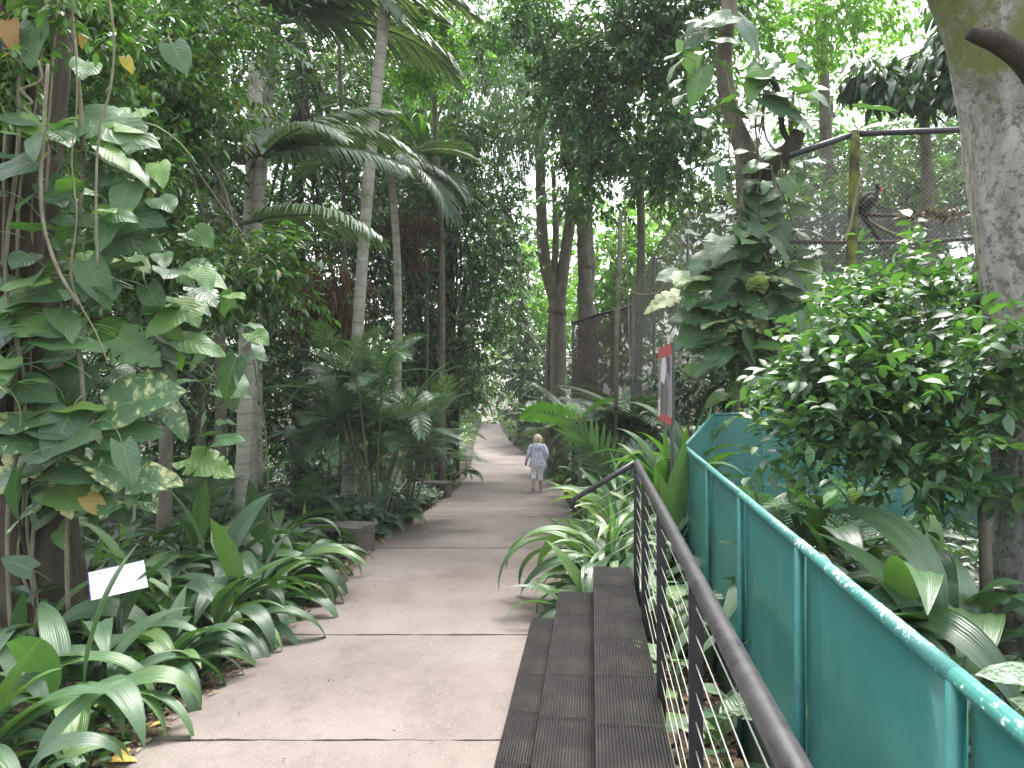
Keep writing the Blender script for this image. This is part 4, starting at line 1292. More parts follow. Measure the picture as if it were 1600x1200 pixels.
# spiky rosettes on the left
for i, (px, py, Y, n, s, pr, lab) in enumerate([
        (440, 755, 12.4, 22, 1.1, VBLADE, 'yellow green spiky rosette beside the slim trunks'),
        (480, 770, 12.0, 20, 1.0, BLADE, 'small spiky plant right of the yellow green rosette'),
        (680, 745, 21.5, 22, 1.6, VBLADE, 'spiky striped clump beside the distant bench'),
        (706, 740, 23.5, 18, 1.1, STRAP, 'drooping leaved clump leaning over the path by the bent rail'),
        (640, 760, 18, 20, 1.4, BLADE, 'spiky green clump behind the pale ground cover'),
        (625, 745, 16.5, 20, 1.3, VBLADE, 'lime green spiky plant above the pale ground cover'),
        (610, 778, 13.8, 18, 1.0, STRAP, 'broad leaved plant between the bench and the small palms'),
        (200, 760, 9.5, 16, 1.0, WBLADE, 'upright wide blades behind the white plaque'),
        (300, 790, 10.6, 18, 1.2, WBLADE, 'upright wide blades above the strap leaved row'),
        (340, 780, 11.5, 18, 1.1, BLADE, 'dark spiky plant at the foot of the slim trunks'),
        (530, 60, 20, 36, 2.6, LBLADE, 'high rosette of long sword leaves near the top of the ringed trunk'),
        (660, 240, 23, 30, 2.2, LBLADE, 'high rosette of sword leaves right of the ringed trunk')]):
    c = P(px, py, Y)
    z = None if i < 10 else c.z
    strap_clump(c.x, c.y, n, s, lab, 300 + i, z=z, protos=pr, name='spiky_plant' if pr is not STRAP else 'strap_leaf_plant', elev=0.15)
    if i >= 10:
        b = gp(px, Y)
        r = thing('sword_leaf_stem', 'bare stem carrying the %s sword leaf rosette' % ('higher' if i == 10 else 'lower'), 'stem', b)
        part(r, 'trunk', tube(spline([b, (b + c) / 2 + Vector((0.15, 0, 0)), c], 12), 0.06, 8), M['slimbark'])

# ------------------------------------------------------------------ creepers with large leaves
def creeper(name, label, root_loc, stems, hero, fills, seed):
    root = thing(name, label, 'creeper', root_loc)
    L = Vector(root_loc)
    rng = np.random.default_rng(seed)
    for pts, r in stems:
        obj('vine_stem', mesh('vine_stem', *tube([p - L for p in spline(pts, 22)], r, 6, True, 0.08, seed)), M['liana'], root)
    count = 0
    for (px, py, Y, ln, ang, face, protos, k) in hero:
        c = P(px, py, Y)
        d = Vector((math.cos(R(ang)), -0.25, math.sin(R(ang))))
        up = Vector((0, -face, 1 - face)) + Vector(rng.normal(0, 0.08, 3))
        s = ln * Y / F * 1.15
        p = c - d.normalized() * s * 0.5
        obj('leaf', protos[k], None, root, orient(p - L, d, up, s)); count += 1
    for (px, py, Y, wx, wy, wd, n, smin, smax, protos) in fills:
        for i in range(n):
            a = rng.random() * 6.283; q = math.sqrt(rng.random())
            yy = Y + rng.normal(0, wd)
            c = P(px + wx * q * math.cos(a), py + wy * q * math.sin(a), yy)
            out = math.cos(a) * 0.9
            d = Vector((out + rng.normal(0, 0.5), -0.6 + rng.normal(0, 0.4), -0.45 + rng.normal(0, 0.4)))
            up = Vector((rng.normal(0, 0.3), -0.5 + rng.normal(0, 0.3), 0.9))
            obj('leaf', protos[rng.integers(0, len(protos))], None, root, orient(c - L, d, up, rng.uniform(smin, smax)))
            count += 1
    return root

creeper('large_leaf_creeper', 'creeper with big heart shaped and cream variegated leaves on the left tree', gp(90, 6.3, 0.0)[:],
        [([gp(110, 6.2), P(105, 800, 6.2), P(130, 620, 6.2), P(110, 450, 6.2), P(130, 250, 6.2), P(110, 0, 6.2), P(100, -150, 6.2)], 0.02),
         ([gp(20, 6.1), P(12, 800, 6.1), P(40, 620, 6.1), P(8, 430, 6.1), P(30, 200, 6.1), P(15, -100, 6.1)], 0.018)],
        [(220, 620, 6.0, 118, 18, 0.55, ARV, 0), (205, 676, 6.0, 95, 5, 0.5, AR, 3), (195, 735, 5.95, 110, -12, 0.5, ARV, 1), (130, 768, 6.0, 95, -8, 0.55, AR, 0),
         (75, 690, 5.9, 105, 205, 0.45, AR, 2), (25, 660, 5.9, 80, 190, 0.5, ARV, 0), (15, 690, 5.85, 70, 170, 0.5, ARV, 0), (85, 445, 6.1, 110, 15, 0.4, AR, 1), (30, 440, 6.0, 70, 190, 0.4, AR, 2),
         (20, 505, 6.0, 80, 175, 0.4, AR, 0), (85, 508, 6.0, 75, 5, 0.35, AR, 1), (120, 535, 6.0, 95, -5, 0.35, AR, 3), (210, 338, 6.2, 88, -5, 0.6, AR, 2), (205, 372, 6.2, 85, -10, 0.65, AR, 4),
         (15, 180, 5.8, 62, 170, 0.45, AR, 0), (48, 195, 5.8, 45, -30, 0.55, AR, 1), (10, 262, 5.9, 75, 200, 0.5, AR, 2), (190, 245, 6.2, 95, -12, 0.3, AR, 1), (95, 305, 6.1, 62, -40, 0.5, AR, 0),
         (215, 545, 6.2, 75, -25, 0.5, AR, 4), (250, 560, 6.3, 60, -50, 0.55, AR, 5), (315, 540, 6.4, 75, -15, 0.45, AR, 3), (270, 545, 6.4, 55, -70, 0.6, AR, 1), (130, 450, 6.1, 60, 200, 0.45, AR, 2), (150, 440, 6.0, 70, -60, 0.6, AR, 1),
         (180, 190, 6.2, 110, -8, 0.6, AR, 5), (150, 180, 6.3, 100, 175, 0.5, AR, 4), (130, 635, 6.0, 72, 5, 0.3, AR, 3), (55, 660, 5.9, 72, 160, 0.4, AR, 0), (120, 735, 5.9, 90, 10, 0.3, AR, 1), (20, 740, 5.9, 70, 200, 0.4, AR, 2), (25, 880, 5.7, 42, 150, 0.6, AR, 0),
         (14, 55, 5.9, 44, -80, 0.6, ARY, 0), (200, 100, 6.2, 24, -60, 0.6, ARY, 1), (128, 62, 6.2, 22, -100, .6, ARY, 1), (150, 790, 5.9, 40, -40, .4, ARY, 0), (60, 250, 6.0, 26, -120, .5, ARY, 1), (280, 90, 6.6, 50, -60, 0.55, AR, 2), (30, 570, 5.9, 66, 190, 0.2, AR, 3), (60, 610, 6.0, 60, -20, 0.5, AR, 2), (355, 590, 6.6, 62, -110, 0.55, AR, 1), (360, 685, 6.6, 42, 10, 0.5, AR, 0), (330, 725, 6.7, 70, -12, 0.4, AR, 4)],
        [(60, 300, 6.2, 130, 330, 0.25, 52, 0.20, 0.42, AR[:4]), (170, 450, 6.5, 150, 260, 0.35, 62, 0.22, 0.42, AR), (120, 660, 6.3, 160, 130, 0.3, 34, 0.28, 0.52, AR), (120, 660, 6.2, 150, 120, 0.3, 12, 0.34, 0.56, ARV), (330, 570, 7.2, 80, 120, 0.4, 22, 0.2, 0.36, AR[:4]), (100, 780, 6.5, 120, 70, .2, 16, .25, .4, AR[:4])], 21)

def build_vine_tree():
    base = gp(1175, 12.3)
    root = thing('creeper_clad_tree', 'leaning brown tree wrapped in aerial roots and creeper behind the fence corner', 'tree', base)
    part(root, 'trunk', tube(spline([base, P(1178, 560, 12.3), P(1172, 420, 12.2), P(1172, 300, 12.2), P(1165, 240, 12.2), P(1140, 170, 12.2), P(1132, 90, 12.2), P(1140, 0, 12.2), P(1150, -140, 12.2)], 36), [0.27 - 0.05 * smooth(0, 14, k) - 0.085 * smooth(14, 21, k) for k in range(36)], 16, True, 0.1, 12), M['midbark'])
    part(root, 'limb', tube(spline([P(1172, 320, 12.2), P(1200, 260, 12.0), P(1232, 235, 11.8), P(1250, 205, 11.7)], 10), [0.22 - 0.013 * k for k in range(10)], 10, True, 0.12, 13), M['darkbark'])
    part(root, 'limb', tube(spline([P(1240, 230, 11.8), P(1222, 200, 11.8), P(1218, 150, 11.8), P(1200, 110, 11.8)], 10), 0.05, 8, True, 0.1, 14), M['darkbark'])
    rng = np.random.default_rng(8)
    for i in range(13):
        px = rng.uniform(1125, 1255); py = rng.uniform(90, 330)
        q = [P(px, py, 11.9)]
        for k in range(5):
            px += rng.normal(0, 9); py += rng.uniform(25, 60)
            q.append(P(px, py, 11.85 + rng.normal(0, 0.05)))
        part(root, 'aerial_root', tube(spline(q, 18), rng.uniform(0.012, 0.028), 6, True, 0.1, i), M['liana'])
build_vine_tree()
creeper('pale_leaf_creeper', 'creeper with large pale ribbed leaves hanging in tiers on the leaning tree', gp(1170, 11.8, 0.0)[:],
        [([gp(1160, 11.9), P(1150, 520, 11.9), P(1140, 420, 11.9), P(1170, 330, 11.9)], 0.025), ([gp(1195, 11.9), P(1200, 520, 11.9), P(1205, 420, 11.9), P(1190, 330, 11.9)], 0.025)],
        [(1115, 400, 11.5, 80, 185, 0.45, AR, 0), (1185, 350, 11.5, 62, 20, 0.45, AR, 0), (1150, 365, 11.5, 55, 190, 0.4, AR, 1), (1225, 370, 11.5, 50, -60, 0.65, AR, 2), (1165, 390, 11.4, 60, 20, 0.45, AR, 2), (1100, 430, 11.5, 70, 200, 0.45, AR, 5),
         (1155, 460, 11.4, 80, 10, 0.35, AR, 5), (1190, 440, 11.4, 60, -20, 0.4, AR, 4), (1140, 500, 11.4, 70, -150, 0.45, ARV, 1), (1180, 495, 11.4, 70, -30, 0.45, ARV, 1), (1080, 490, 11.5, 60, 185, 0.5, AR, 4), (1085, 520, 11.5, 70, 190, 0.5, AR, 5),
         (1230, 500, 11.5, 55, -40, 0.5, AR, 4), (1240, 410, 11.6, 50, -20, 0.3, AR, 0), (1250, 470, 11.6, 60, -15, 0.3, AR, 3), (1215, 105, 11.4, 62, 35, 0.45, AR, 0), (1190, 120, 11.4, 60, 170, 0.35, AR, 2), (1240, 150, 11.4, 62, -10, 0.4, AR, 3), (1225, 165, 11.4, 60, -30, 0.5, AR, 2), (1260, 190, 11.4, 44, -20, 0.4, AR, 1), (1180, 130, 11.4, 50, -120, 0.6, AR, 0),
         (1090, 130, 11.8, 55, -110, 0.65, AR, 1), (1080, 90, 11.8, 50, -80, 0.65, AR, 0), (1120, 30, 11.8, 48, 200, 0.6, AR, 2), (1175, 50, 11.8, 60, -50, 0.6, AR, 1), (1085, 60, 11.8, 42, 220, 0.6, AR, 2), (1360, 165, 11.2, 55, 170, 0.3, AR, 3), (1395, 190, 11.2, 60, 12, 0.2, AR, 3)],
        [(1165, 440, 11.7, 105, 120, 0.25, 80, 0.35, 0.75, AR), (1150, 470, 11.5, 90, 90, .2, 14, .4, .7, ARV), (1150, 270, 11.8, 50, 50, .25, 12, .25, .45, AR[:4]), (1170, 560, 11.9, 80, 70, 0.25, 40, 0.25, 0.5, AR), (1105, 120, 12.0, 50, 110, 0.3, 20, 0.22, 0.45, AR[:4]), (1215, 150, 11.8, 55, 70, 0.25, 18, 0.3, 0.5, AR[:4]), (1220, 300, 11.8, 50, 70, 0.25, 26, 0.25, 0.5, AR[:4])], 22)

# hanging lianas
def liana(label, pts, r, mat='liana'):
    b = Vector(pts[0]); o = obj('hanging_vine', mesh('hanging_vine', *tube([p - b for p in spline(pts, 30)], r, 6, True, 0.06, 1)), M[mat])
    o.location = b
    tag(o, label, 'vine', 'hanging vines')
liana('long pale vine dangling from the top edge in front of the left tree', [P(165, -40, 5.6), P(178, 60, 5.6), P(172, 140, 5.6), P(156, 200, 5.6), P(150, 300, 5.6), P(152, 420, 5.6)], 0.010)
liana('thick pale green vine hooking down beside the left tree trunk', [P(75, 100, 5.6), P(68, 200, 5.6), P(64, 280, 5.6), P(68, 350, 5.6), P(90, 420, 5.6), P(122, 476, 5.6)], 0.014)
liana('thin vine hanging between the two pale vines', [P(118, 60, 5.7), P(120, 160, 5.7), P(112, 250, 5.7), P(120, 340, 5.7), P(112, 440, 5.7), P(150, 520, 5.7), P(170, 570, 5.7)], 0.006)
liana('crooked root looping against the left tree bark', [P(60, 95, 5.9), P(65, 125, 5.9), P(35, 140, 5.9), P(50, 160, 5.9), P(40, 170, 5.9), P(75, 215, 5.9), P(72, 300, 5.9)], 0.012)
liana('dark thin stem rising in front of the thick smooth palm stem', [gp(425, 9.5), P(415, 680, 9.5), P(402, 600, 9.5), P(390, 520, 9.5), P(375, 460, 9.5)], 0.012, 'stem')
liana('pale crooked stem curling in front of the tall mesh cage', [P(1010, 330, 14), P(1040, 360, 14), P(1065, 390, 14), P(1045, 430, 14), P(1030, 455, 14), P(1000, 460, 14), P(965, 448, 14)], 0.018)
liana('thin vine strand hanging down in front of the tall mesh cage', [P(975, 280, 14), P(978, 380, 14), P(982, 480, 14), P(984, 600, 14)], 0.014)
liana('pale knotted root curling by the top of the poster sign', [P(1070, 545, 11.3), P(1060, 570, 11.3), P(1075, 585, 11.3), P(1095, 600, 11.3), P(1085, 620, 11.3)], 0.022)

# pale pole
b = gp(962, 16)
r = thing('pale_pole', 'thin straight pale pole standing before the brown netting', 'pole', b)
part(r, 'shaft', tube([b, P(963, 520, 16), P(967, 430, 16), P(970, 330, 16)], 0.05, 8), M['slimbark'])

# ------------------------------------------------------------------ aviaries
def wires(quad, step, r, mb, dirs=((1, 1), (1, -1))):
    """diamond net on a quad given as origin, u vector, v vector"""
    o, u, v = quad
    lu, lv = u.length, v.length
    un, vn = u / lu, v / lv
    n = un.cross(vn)
    for sgn in (1, -1):
        k = -lv
        while k < lu:
            a0, a1 = max(0, k), min(lu, k + lv)
            if a1 - a0 > 0.03:
                h0, h1 = a0 - k, a1 - k
                if sgn < 0: h0, h1 = lv - h0, lv - h1
                p, q = o + un * a0 + vn * h0, o + un * a1 + vn * h1
                d = (q - p).normalized(); s = d.cross(n) * r; t = n * r
                mb.add([p + s, p - s * 0.5 + t, p - s * 0.5 - t, q + s, q - s * 0.5 + t, q - s * 0.5 - t], [(0, 1, 4, 3), (1, 2, 5, 4), (2, 0, 3, 5)])
            k += step

def build_right_aviary():
    base = gp(1335, 11.0)
    root = thing('bird_cage', 'netted bird cage with black top pipe and mossy green post', 'aviary', base)
    L = base
    A, B, C = P(1235, 243, 11.0), P(1336, 209, 11.0), P(1530, 202, 10.6)
    part(root, 'top_pipe', tube([A, B], 0.045, 10), M['blackpipe'])
    part(root, 'top_pipe', tube([B, C], 0.045, 10), M['blackpipe'])
    part(root, 'post', tube(spline([base, P(1329, 480, 11.0), P(1332, 350, 11.0), P(1336, 205, 11.0)], 16), [0.075] * 16, 10, True, 0.10, 2), M['mosspost'])
    part(root, 'climbing_root', tube(spline([P(1350, 240, 10.88), P(1352, 265, 10.86), P(1340, 290, 10.88), P(1333, 330, 10.86), P(1327, 360, 10.88), P(1318, 375, 10.9)], 14), 0.022, 7, True, 0.1, 3), M['liana'])
    part(root, 'climbing_root', tube(spline([P(1338, 212, 10.88), P(1360, 235, 10.9), P(1380, 270, 10.9), P(1395, 300, 10.9)], 10), 0.012, 6), M['liana'])
    part(root, 'brace', tube([P(1235, 378, 11.1), P(1330, 379, 11.1), P(1440, 378, 11.0), P(1530, 372, 10.8)], 0.03, 8, True, 0.15, 4), M['darkbark'])
    part(root, 'brace', tube([P(1345, 335, 12.6), P(1420, 338, 12.6), P(1530, 330, 12.4)], 0.03, 8, True, 0.15, 5), M['darkbark'])
    part(root, 'perch', tube(spline([P(1338, 330, 12.0), P(1365, 350, 11.9), P(1400, 368, 11.7), P(1470, 392, 11.3)], 12), 0.028, 8, True, 0.1, 6), M['midbark'])
    # net
    mb = MB()
    wires((P(1336, 430, 11.0), P(1530, 430, 10.65) - P(1336, 430, 11.0), P(1336, 211, 11.0) - P(1336, 430, 11.0)), 0.075, 0.0022, mb)
    wires((P(1235, 430, 11.0), P(1336, 430, 11.0) - P(1235, 430, 11.0), P(1235, 240, 11.0) - P(1235, 430, 11.0)), 0.075, 0.0022, mb)
    mb.v = [tuple(Vector(v) - L) for v in mb.v]
    tag(mb.build('net', M['netwire'], root), kind='stuff')
    a, b_, c, d = P(1235, 335, 13.2), P(1530, 330, 12.8), P(1530, 382, 12.8), P(1235, 382, 13.2)
    obj('shade_cloth', mesh('shade_cloth', [p - L for p in (a, b_, c, d)], [(0, 1, 2, 3)]), M['shadecloth'], root)
    a, b_, c, d = P(1235, 225, 16.5), P(1560, 215, 16), P(1560, 470, 16), P(1235, 470, 16.5)
    obj('back_cloth', mesh('back_cloth', [p - L for p in (a, b_, c, d)], [(0, 1, 2, 3)]), cloth('thin back net', (0.13, 0.135, 0.12), 0.42, 3.0), root)
    # dead leaves caught on the roof cloth
    rng = np.random.default_rng(3)
    n = 160
    pos = np.array([P(rng.uniform(1405, 1500), rng.normal(335, 4), 12.3)[:] for _ in range(n)])
    v, f = leaves(pos, rng.normal(size=(n, 3)), rng.normal(size=(n, 3)), rng.uniform(0.08, 0.16, n), rng.uniform(0.04, 0.07, n), T2)
    o = obj('dead_leaves', local(root, mesh('dead_leaves', v, f)), M['litter'], root); o['kind'] = 'stuff'
build_right_aviary()

def build_left_aviary():
    base = gp(1030, 17)
    root = thing('mesh_cage', 'tall mossy mesh cage with brown netting roof beyond the sign', 'aviary', base)
    L = base
    def quad(pts, name, mat):
        obj(name, mesh(name, [Vector(p) - L for p in pts], [tuple(range(len(pts)))], smooth_=False), mat, root)
    quad([P(988, 660, 16.6), P(1075, 660, 18.2), P(1075, 330, 18.2), P(1035, 372, 17.4), P(1000, 430, 16.9), P(988, 470, 16.6)], 'mesh_wall', M['olivecloth'])
    quad([P(1075, 660, 18.2), P(1200, 660, 19.0), P(1200, 320, 19), P(1075, 330, 18.2)], 'mesh_wall', M['olivecloth'])
    quad([P(895, 640, 20), P(988, 640, 18.5), P(988, 478, 18.5), P(940, 490, 19.3), P(895, 505, 20)], 'mesh_wall', M['browncloth'])
    for (a, Y, t) in ((988, 16.6, 465), (1022, 17.2, 400), (1075, 18.2, 330), (895, 20, 500)):
        part(root, 'post', tube([gp(a, Y), P(a, t, Y)], 0.035, 6), M['greypost'])
    part(root, 'top_pipe', tube([P(895, 505, 20), P(940, 490, 19.3), P(988, 478, 18.5)], 0.03, 6), M['blackpipe'])
    mb = MB()
    wires((P(988, 660, 16.55), P(1075, 660, 18.15) - P(988, 660, 16.55), Vector((0, 0, 3.4))), 0.12, 0.003, mb)
    mb.v = [tuple(Vector(v) - L) for v in mb.v]
    tag(mb.build('net', M['netwire'], root), kind='stuff')
build_left_aviary()

# ------------------------------------------------------------------ shrub behind the fence
tree('leafy_shrub', 'bushy shrub with small layered leaves in front of the pale trunk', 'shrub',
     [([gp(1545, 6.3), P(1535, 760, 6.3), P(1515, 680, 6.3), P(1505, 630, 6.3)], 0.05, 0.035), ([P(1512, 670, 6.3), P(1545, 600, 6.3), P(1540, 540, 6.4)], 0.03, 0.02), ([P(1510, 650, 6.3), P(1460, 590, 6.4), P(1400, 560, 6.5)], 0.03, 0.012)],
     [(1400, 560, 6.8, 105, 65, 0.6), (1330, 620, 6.6, 90, 60, 0.6), (1450, 510, 7.0, 80, 60, 0.6), (1460, 640, 6.4, 70, 70, 0.5), (1310, 580, 7.2, 60, 45, 0.6), (1390, 690, 6.4, 80, 50, 0.5), (1490, 450, 7.2, 45, 45, 0.5), (1530, 560, 6.0, 40, 60, 0.3), (1240, 640, 7.0, 50, 40, 0.5), (1290, 690, 6.6, 50, 40, .5), (1400, 440, 7.4, 60, 30, .5), (1470, 740, 6.2, 60, 30, .4)],
     6200, M['shrub'], M['midbark'], L=0.155, asp=0.48, seed=71, droop=0.08, tw=0.5, per=9, clump=0.46, shell=0.40)

def small_thing_leaf(name, label, cat, pos, L, W, mat, seed=0, group=None):
    rng = np.random.default_rng(seed)
    pth = [(x * L, 0.06 * L * math.sin(x * 3)) for x in np.linspace(0, 1, 7)]
    half = [W / 2 * math.sin(math.pi * (0.03 + 0.95 * k / 6)) for k in range(7)]
    v, f, uv = strip_leaf(pth, half, [(-1, 0.25), (0, 0), (1, 0.25)])
    o = obj(name, mesh(name, v, f, uv), mat)
    o.matrix_basis = Matrix.Translation(pos) @ Matrix.Rotation(rng.random() * 6.28, 4, 'Z')
    return tag(o, label, cat, group)
for i, (px, py, Y, lab, mt, l) in enumerate([(258, 1130, 0, 'yellow green fallen leaf lying on the near slab', 'yellow', .10), (215, 1192, 0, 'large yellow fallen leaf at the bottom left path edge', 'yellow', .2), (185, 1190, 0, 'ragged yellow leaf fragment beside the bottom left leaves', 'yellow', .14)]):
    Y = 2257 / (py - 660); x = (px - 800) / F * Y
    small_thing_leaf('fallen_leaf', lab, 'leaf', Vector((x, Y, float(prof(Y)) + 0.006)), l, l * 0.45, M[mt], i, 'fallen leaves on the path')
o = small_thing_leaf('orange_leaf', 'single orange leaf caught in the shrub stem', 'leaf', P(1515, 665, 6.0), 0.13, 0.06, M['orange'], 4)
o.matrix_basis = Matrix.Translation(P(1517, 650, 6.1)) @ Matrix.Rotation(R(80), 4, 'Y')
strap_clump(2.62, 3.75, 5, .55, 'silvery patterned broad leaf poking over the chipped rail at the right edge', 410, z=0.25, protos=[None], name='silver_leaf_plant') if False else None
def silver_plant():
    base = Vector((2.55, 3.55, -0.35))
    root = thing('silver_leaf_plant', 'silvery patterned broad leaf at the bottom right corner behind the rail', 'plant', base)
    me = aroid_proto('silver_leaf_shape', 0, 0.42, 0.12, 33); me.materials.append(M['silver'])
    for (px, py, ln, ang) in ((1570, 1052, 95, 172), (1625, 1110, 110, 150), (1650, 1040, 100, 60)):
        d = Vector((math.cos(R(ang)), -0.2, math.sin(R(ang)))); s = ln * 3.4 / F
        obj('leaf', me, None, root, orient(P(px, py, 3.4) - d.normalized() * s * 0.5 - base, d, (0, -0.5, 0.6), s))
    obj('stem', mesh('stem', *tube([(0, 0, -0.1), (0.02, 0, 0.3), (0.05, -0.1, 0.75)], 0.012, 6)), M['stem'], root)
silver_plant()
# small plants in the strip between handrail and fence
for i, (x, y, s, lab) in enumerate([(1.02, 4.55, 0.42, 'small pale leaved plant poking through the wires above the third mat'), (1.12, 3.9, 0.4, 'small pale leaved plant at the foot of the handrail'), (1.28, 6.3, 0.5, 'small leafy plant between handrail end and fence'), (0.86, 2.75, 0.35, 'tiny plant at the bottom of the handrail')]):
    root = thing('small_plant', lab, 'plant', (x, y, -0.42))
    rng = np.random.default_rng(i + 60)
    for k in range(8):
        az = k * 137.5
        d = Vector((math.cos(R(az)), math.sin(R(az)), rng.uniform(-.3, .5)))
        h = rng.uniform(0.35, 0.72)
        obj('leaf', AR[k % 4], None, root, orient(Vector((d.x * .12, d.y * .12, h)), d, (0, 0, 1), s * rng.uniform(0.4, 0.75)))
    obj('stem', mesh('stem', *tube([(0, 0, -0.05), (0.02, 0, 0.35), (0, 0.02, 0.7)], 0.008, 5)), M['stem'], root)

# ------------------------------------------------------------------ crowns of the wood
tree('glossy_leaf_tree', 'leafy tree with bright mango like leaves hanging left of the grey palm fronds', 'tree',
     [([gp(255, 10.5), P(262, 600, 10.5), P(275, 400, 10.5), P(270, 200, 10.5), P(280, 60, 10.5)], 0.10, 0.06)],
     [(290, 140, 10.3, 80, 70, 0.8), (330, 420, 9.8, 110, 50, 0.7), (230, 300, 10.4, 80, 90, 0.8), (425, 430, 9.6, 50, 40, 0.5), (300, 215, 10, 40, 50, 0.5), (380, 455, 9.8, 60, 40, 0.6), (230, 60, 10.5, 120, 80, 1.0), (330, 40, 10.5, 90, 60, 1.0), (250, 440, 10, 80, 60, .7)],
     15500, M['mid'], M['midbark'], L=0.15, asp=0.34, seed=81, droop=0.45)
tree('overhanging_tree', 'leafy boughs overhanging from the top left corner', 'tree',
     [([gp(-120, 8.5), P(-120, 500, 8.5), P(-100, 150, 8.5), P(-60, -60, 8.5)], 0.16, 0.1)],
     [(60, 40, 8.0, 130, 70, 0.8), (150, -20, 8.3, 120, 60, 0.9), (-40, 150, 8.3, 100, 150, 0.9), (120, 130, 8.4, 90, 60, 0.7), (180, 240, 9, 70, 60, .6), (40, 90, 6.0, 60, 40, .3), (110, 20, 6.1, 70, 40, .3), (20, 330, 7.6, 70, 90, .4)],
     9500, M['mid'], M['midbark'], L=0.13, asp=0.42, seed=82, droop=0.35)
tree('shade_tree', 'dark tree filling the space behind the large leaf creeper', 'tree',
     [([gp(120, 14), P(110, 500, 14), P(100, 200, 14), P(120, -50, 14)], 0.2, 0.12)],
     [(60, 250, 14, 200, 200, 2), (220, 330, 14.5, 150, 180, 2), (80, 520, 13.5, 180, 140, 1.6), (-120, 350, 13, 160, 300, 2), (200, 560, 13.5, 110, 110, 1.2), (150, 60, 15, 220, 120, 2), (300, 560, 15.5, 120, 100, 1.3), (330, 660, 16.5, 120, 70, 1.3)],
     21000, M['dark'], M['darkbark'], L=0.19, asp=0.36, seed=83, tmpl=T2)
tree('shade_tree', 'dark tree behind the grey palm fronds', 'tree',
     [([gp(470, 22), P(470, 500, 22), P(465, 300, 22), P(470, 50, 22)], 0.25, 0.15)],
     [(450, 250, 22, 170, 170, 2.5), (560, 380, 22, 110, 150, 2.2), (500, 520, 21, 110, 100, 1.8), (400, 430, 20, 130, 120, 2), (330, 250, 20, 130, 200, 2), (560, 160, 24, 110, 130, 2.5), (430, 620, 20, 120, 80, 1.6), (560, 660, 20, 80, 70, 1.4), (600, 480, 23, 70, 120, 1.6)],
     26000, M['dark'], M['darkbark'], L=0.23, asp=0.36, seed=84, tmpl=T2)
tree('evergreen_tree', 'dense dark evergreen with drooping glossy leaves left of the far path', 'tree',
     [([gp(700, 25), P(700, 600, 25), P(702, 450, 25), P(705, 300, 25)], 0.20, 0.12), ([gp(680, 25.5), P(684, 600, 25.5), P(690, 480, 25.5), P(696, 380, 25.5)], 0.14, 0.1), ([gp(712, 26), P(714, 600, 26), P(722, 480, 26), P(735, 400, 26)], 0.12, 0.08)],
     [(700, 300, 24.5, 95, 70, 1.8), (720, 400, 24.5, 75, 80, 1.6), (765, 330, 25, 50, 90, 1.4), (745, 490, 25, 55, 80, 1.4), (660, 330, 24, 60, 70, 1.4), (700, 540, 24.5, 60, 70, 1.2), (715, 600, 25.5, 38, 50, 1.0), (775, 430, 26, 35, 70, 1.0), (640, 430, 24, 50, 60, 1.2), (700, 640, 24, 45, 45, 1), (660, 560, 24, 40, 60, 1), (720, 220, 25, 80, 60, 1.6)],
     22000, M['canopy'], M['darkbark'], L=0.21, asp=0.34, seed=85, droop=0.6, tmpl=T8)
tree('bamboo_clump', 'tall bamboo with fine drooping leaf sprays above the far path', 'bamboo',
     [([gp(672, 29), P(690, 450, 29), P(740, 250, 28), P(800, 60, 27)], 0.07, 0.04)] +
     [([gp(640 + 8 * i, 29.5 + 0.25 * (i % 3)), P(648 + 11 * i, 400, 29), P(660 + 20 * i, 200, 28), P(640 + 36 * i, 20 + 8 * (i % 3), 27)], 0.06, 0.03) for i in range(6)],
     [(700, 90, 25.5, 100, 90, 2.0), (800, 170, 25.5, 75, 85, 2), (840, 80, 25, 70, 80, 1.8), (640, 170, 26, 60, 80, 1.6), (740, 210, 25, 70, 60, 1.6), (830, 220, 25, 45, 45, 1.2), (760, 20, 25, 110, 60, 2)],
     15500, M['bamboo'], M['culm'], L=0.27, asp=0.14, seed=86, droop=0.9, hang=0.9, tmpl=TN, tw=0.7, sides=6, wob=0.0, limbs=False, spread=0.7)
tree('tiered_leaf_tree', 'light green tiered boughs between the ringed trunk and the bamboo', 'tree',
     [([gp(690, 21), P(690, 400, 21), P(680, 200, 21), P(680, 60, 21)], 0.1, 0.06)],
     [(670, 95, 19.5, 70, 22, 1.2), (650, 30, 19.5, 70, 30, 1.2), (700, 150, 19.5, 50, 14, 1.0), (620, 130, 19.5, 40, 18, .8), (730, 60, 20, 50, 25, 1)],
     3000, M['bright'], M['midbark'], L=0.16, asp=0.45, seed=87, droop=0.2)
tree('canopy_tree', 'broad leaved tree whose boughs overhang the middle of the path', 'tree',
     [([gp(912, 24), P(915, 480, 24), P(912, 380, 24), P(918, 280, 23.5), P(930, 180, 22.5), P(950, 60, 20.5)], 0.26, 0.16), ([P(915, 420, 24), P(905, 340, 24), P(890, 260, 23.5), P(870, 160, 22)], 0.16, 0.1)],
     [(960, 90, 17.5, 120, 80, 1.8), (900, 150, 18, 70, 70, 1.4), (1040, 70, 17, 90, 80, 1.6), (870, 60, 18, 70, 70, 1.5), (980, 200, 17.5, 80, 45, 1.2), (1060, 190, 16.5, 60, 60, 1.0), (1040, 290, 16.8, 55, 45, 0.9), (910, 240, 19, 55, 40, 1), (1100, 20, 16.5, 80, 60, 1.2), (800, 30, 19, 80, 60, 1.5), (1000, 10, 17, 120, 60, 1.6), (930, 300, 20, 50, 40, 1)],
     24000, M['canopy'], M['midbark'], L=0.19, asp=0.38, seed=88, droop=0.6)
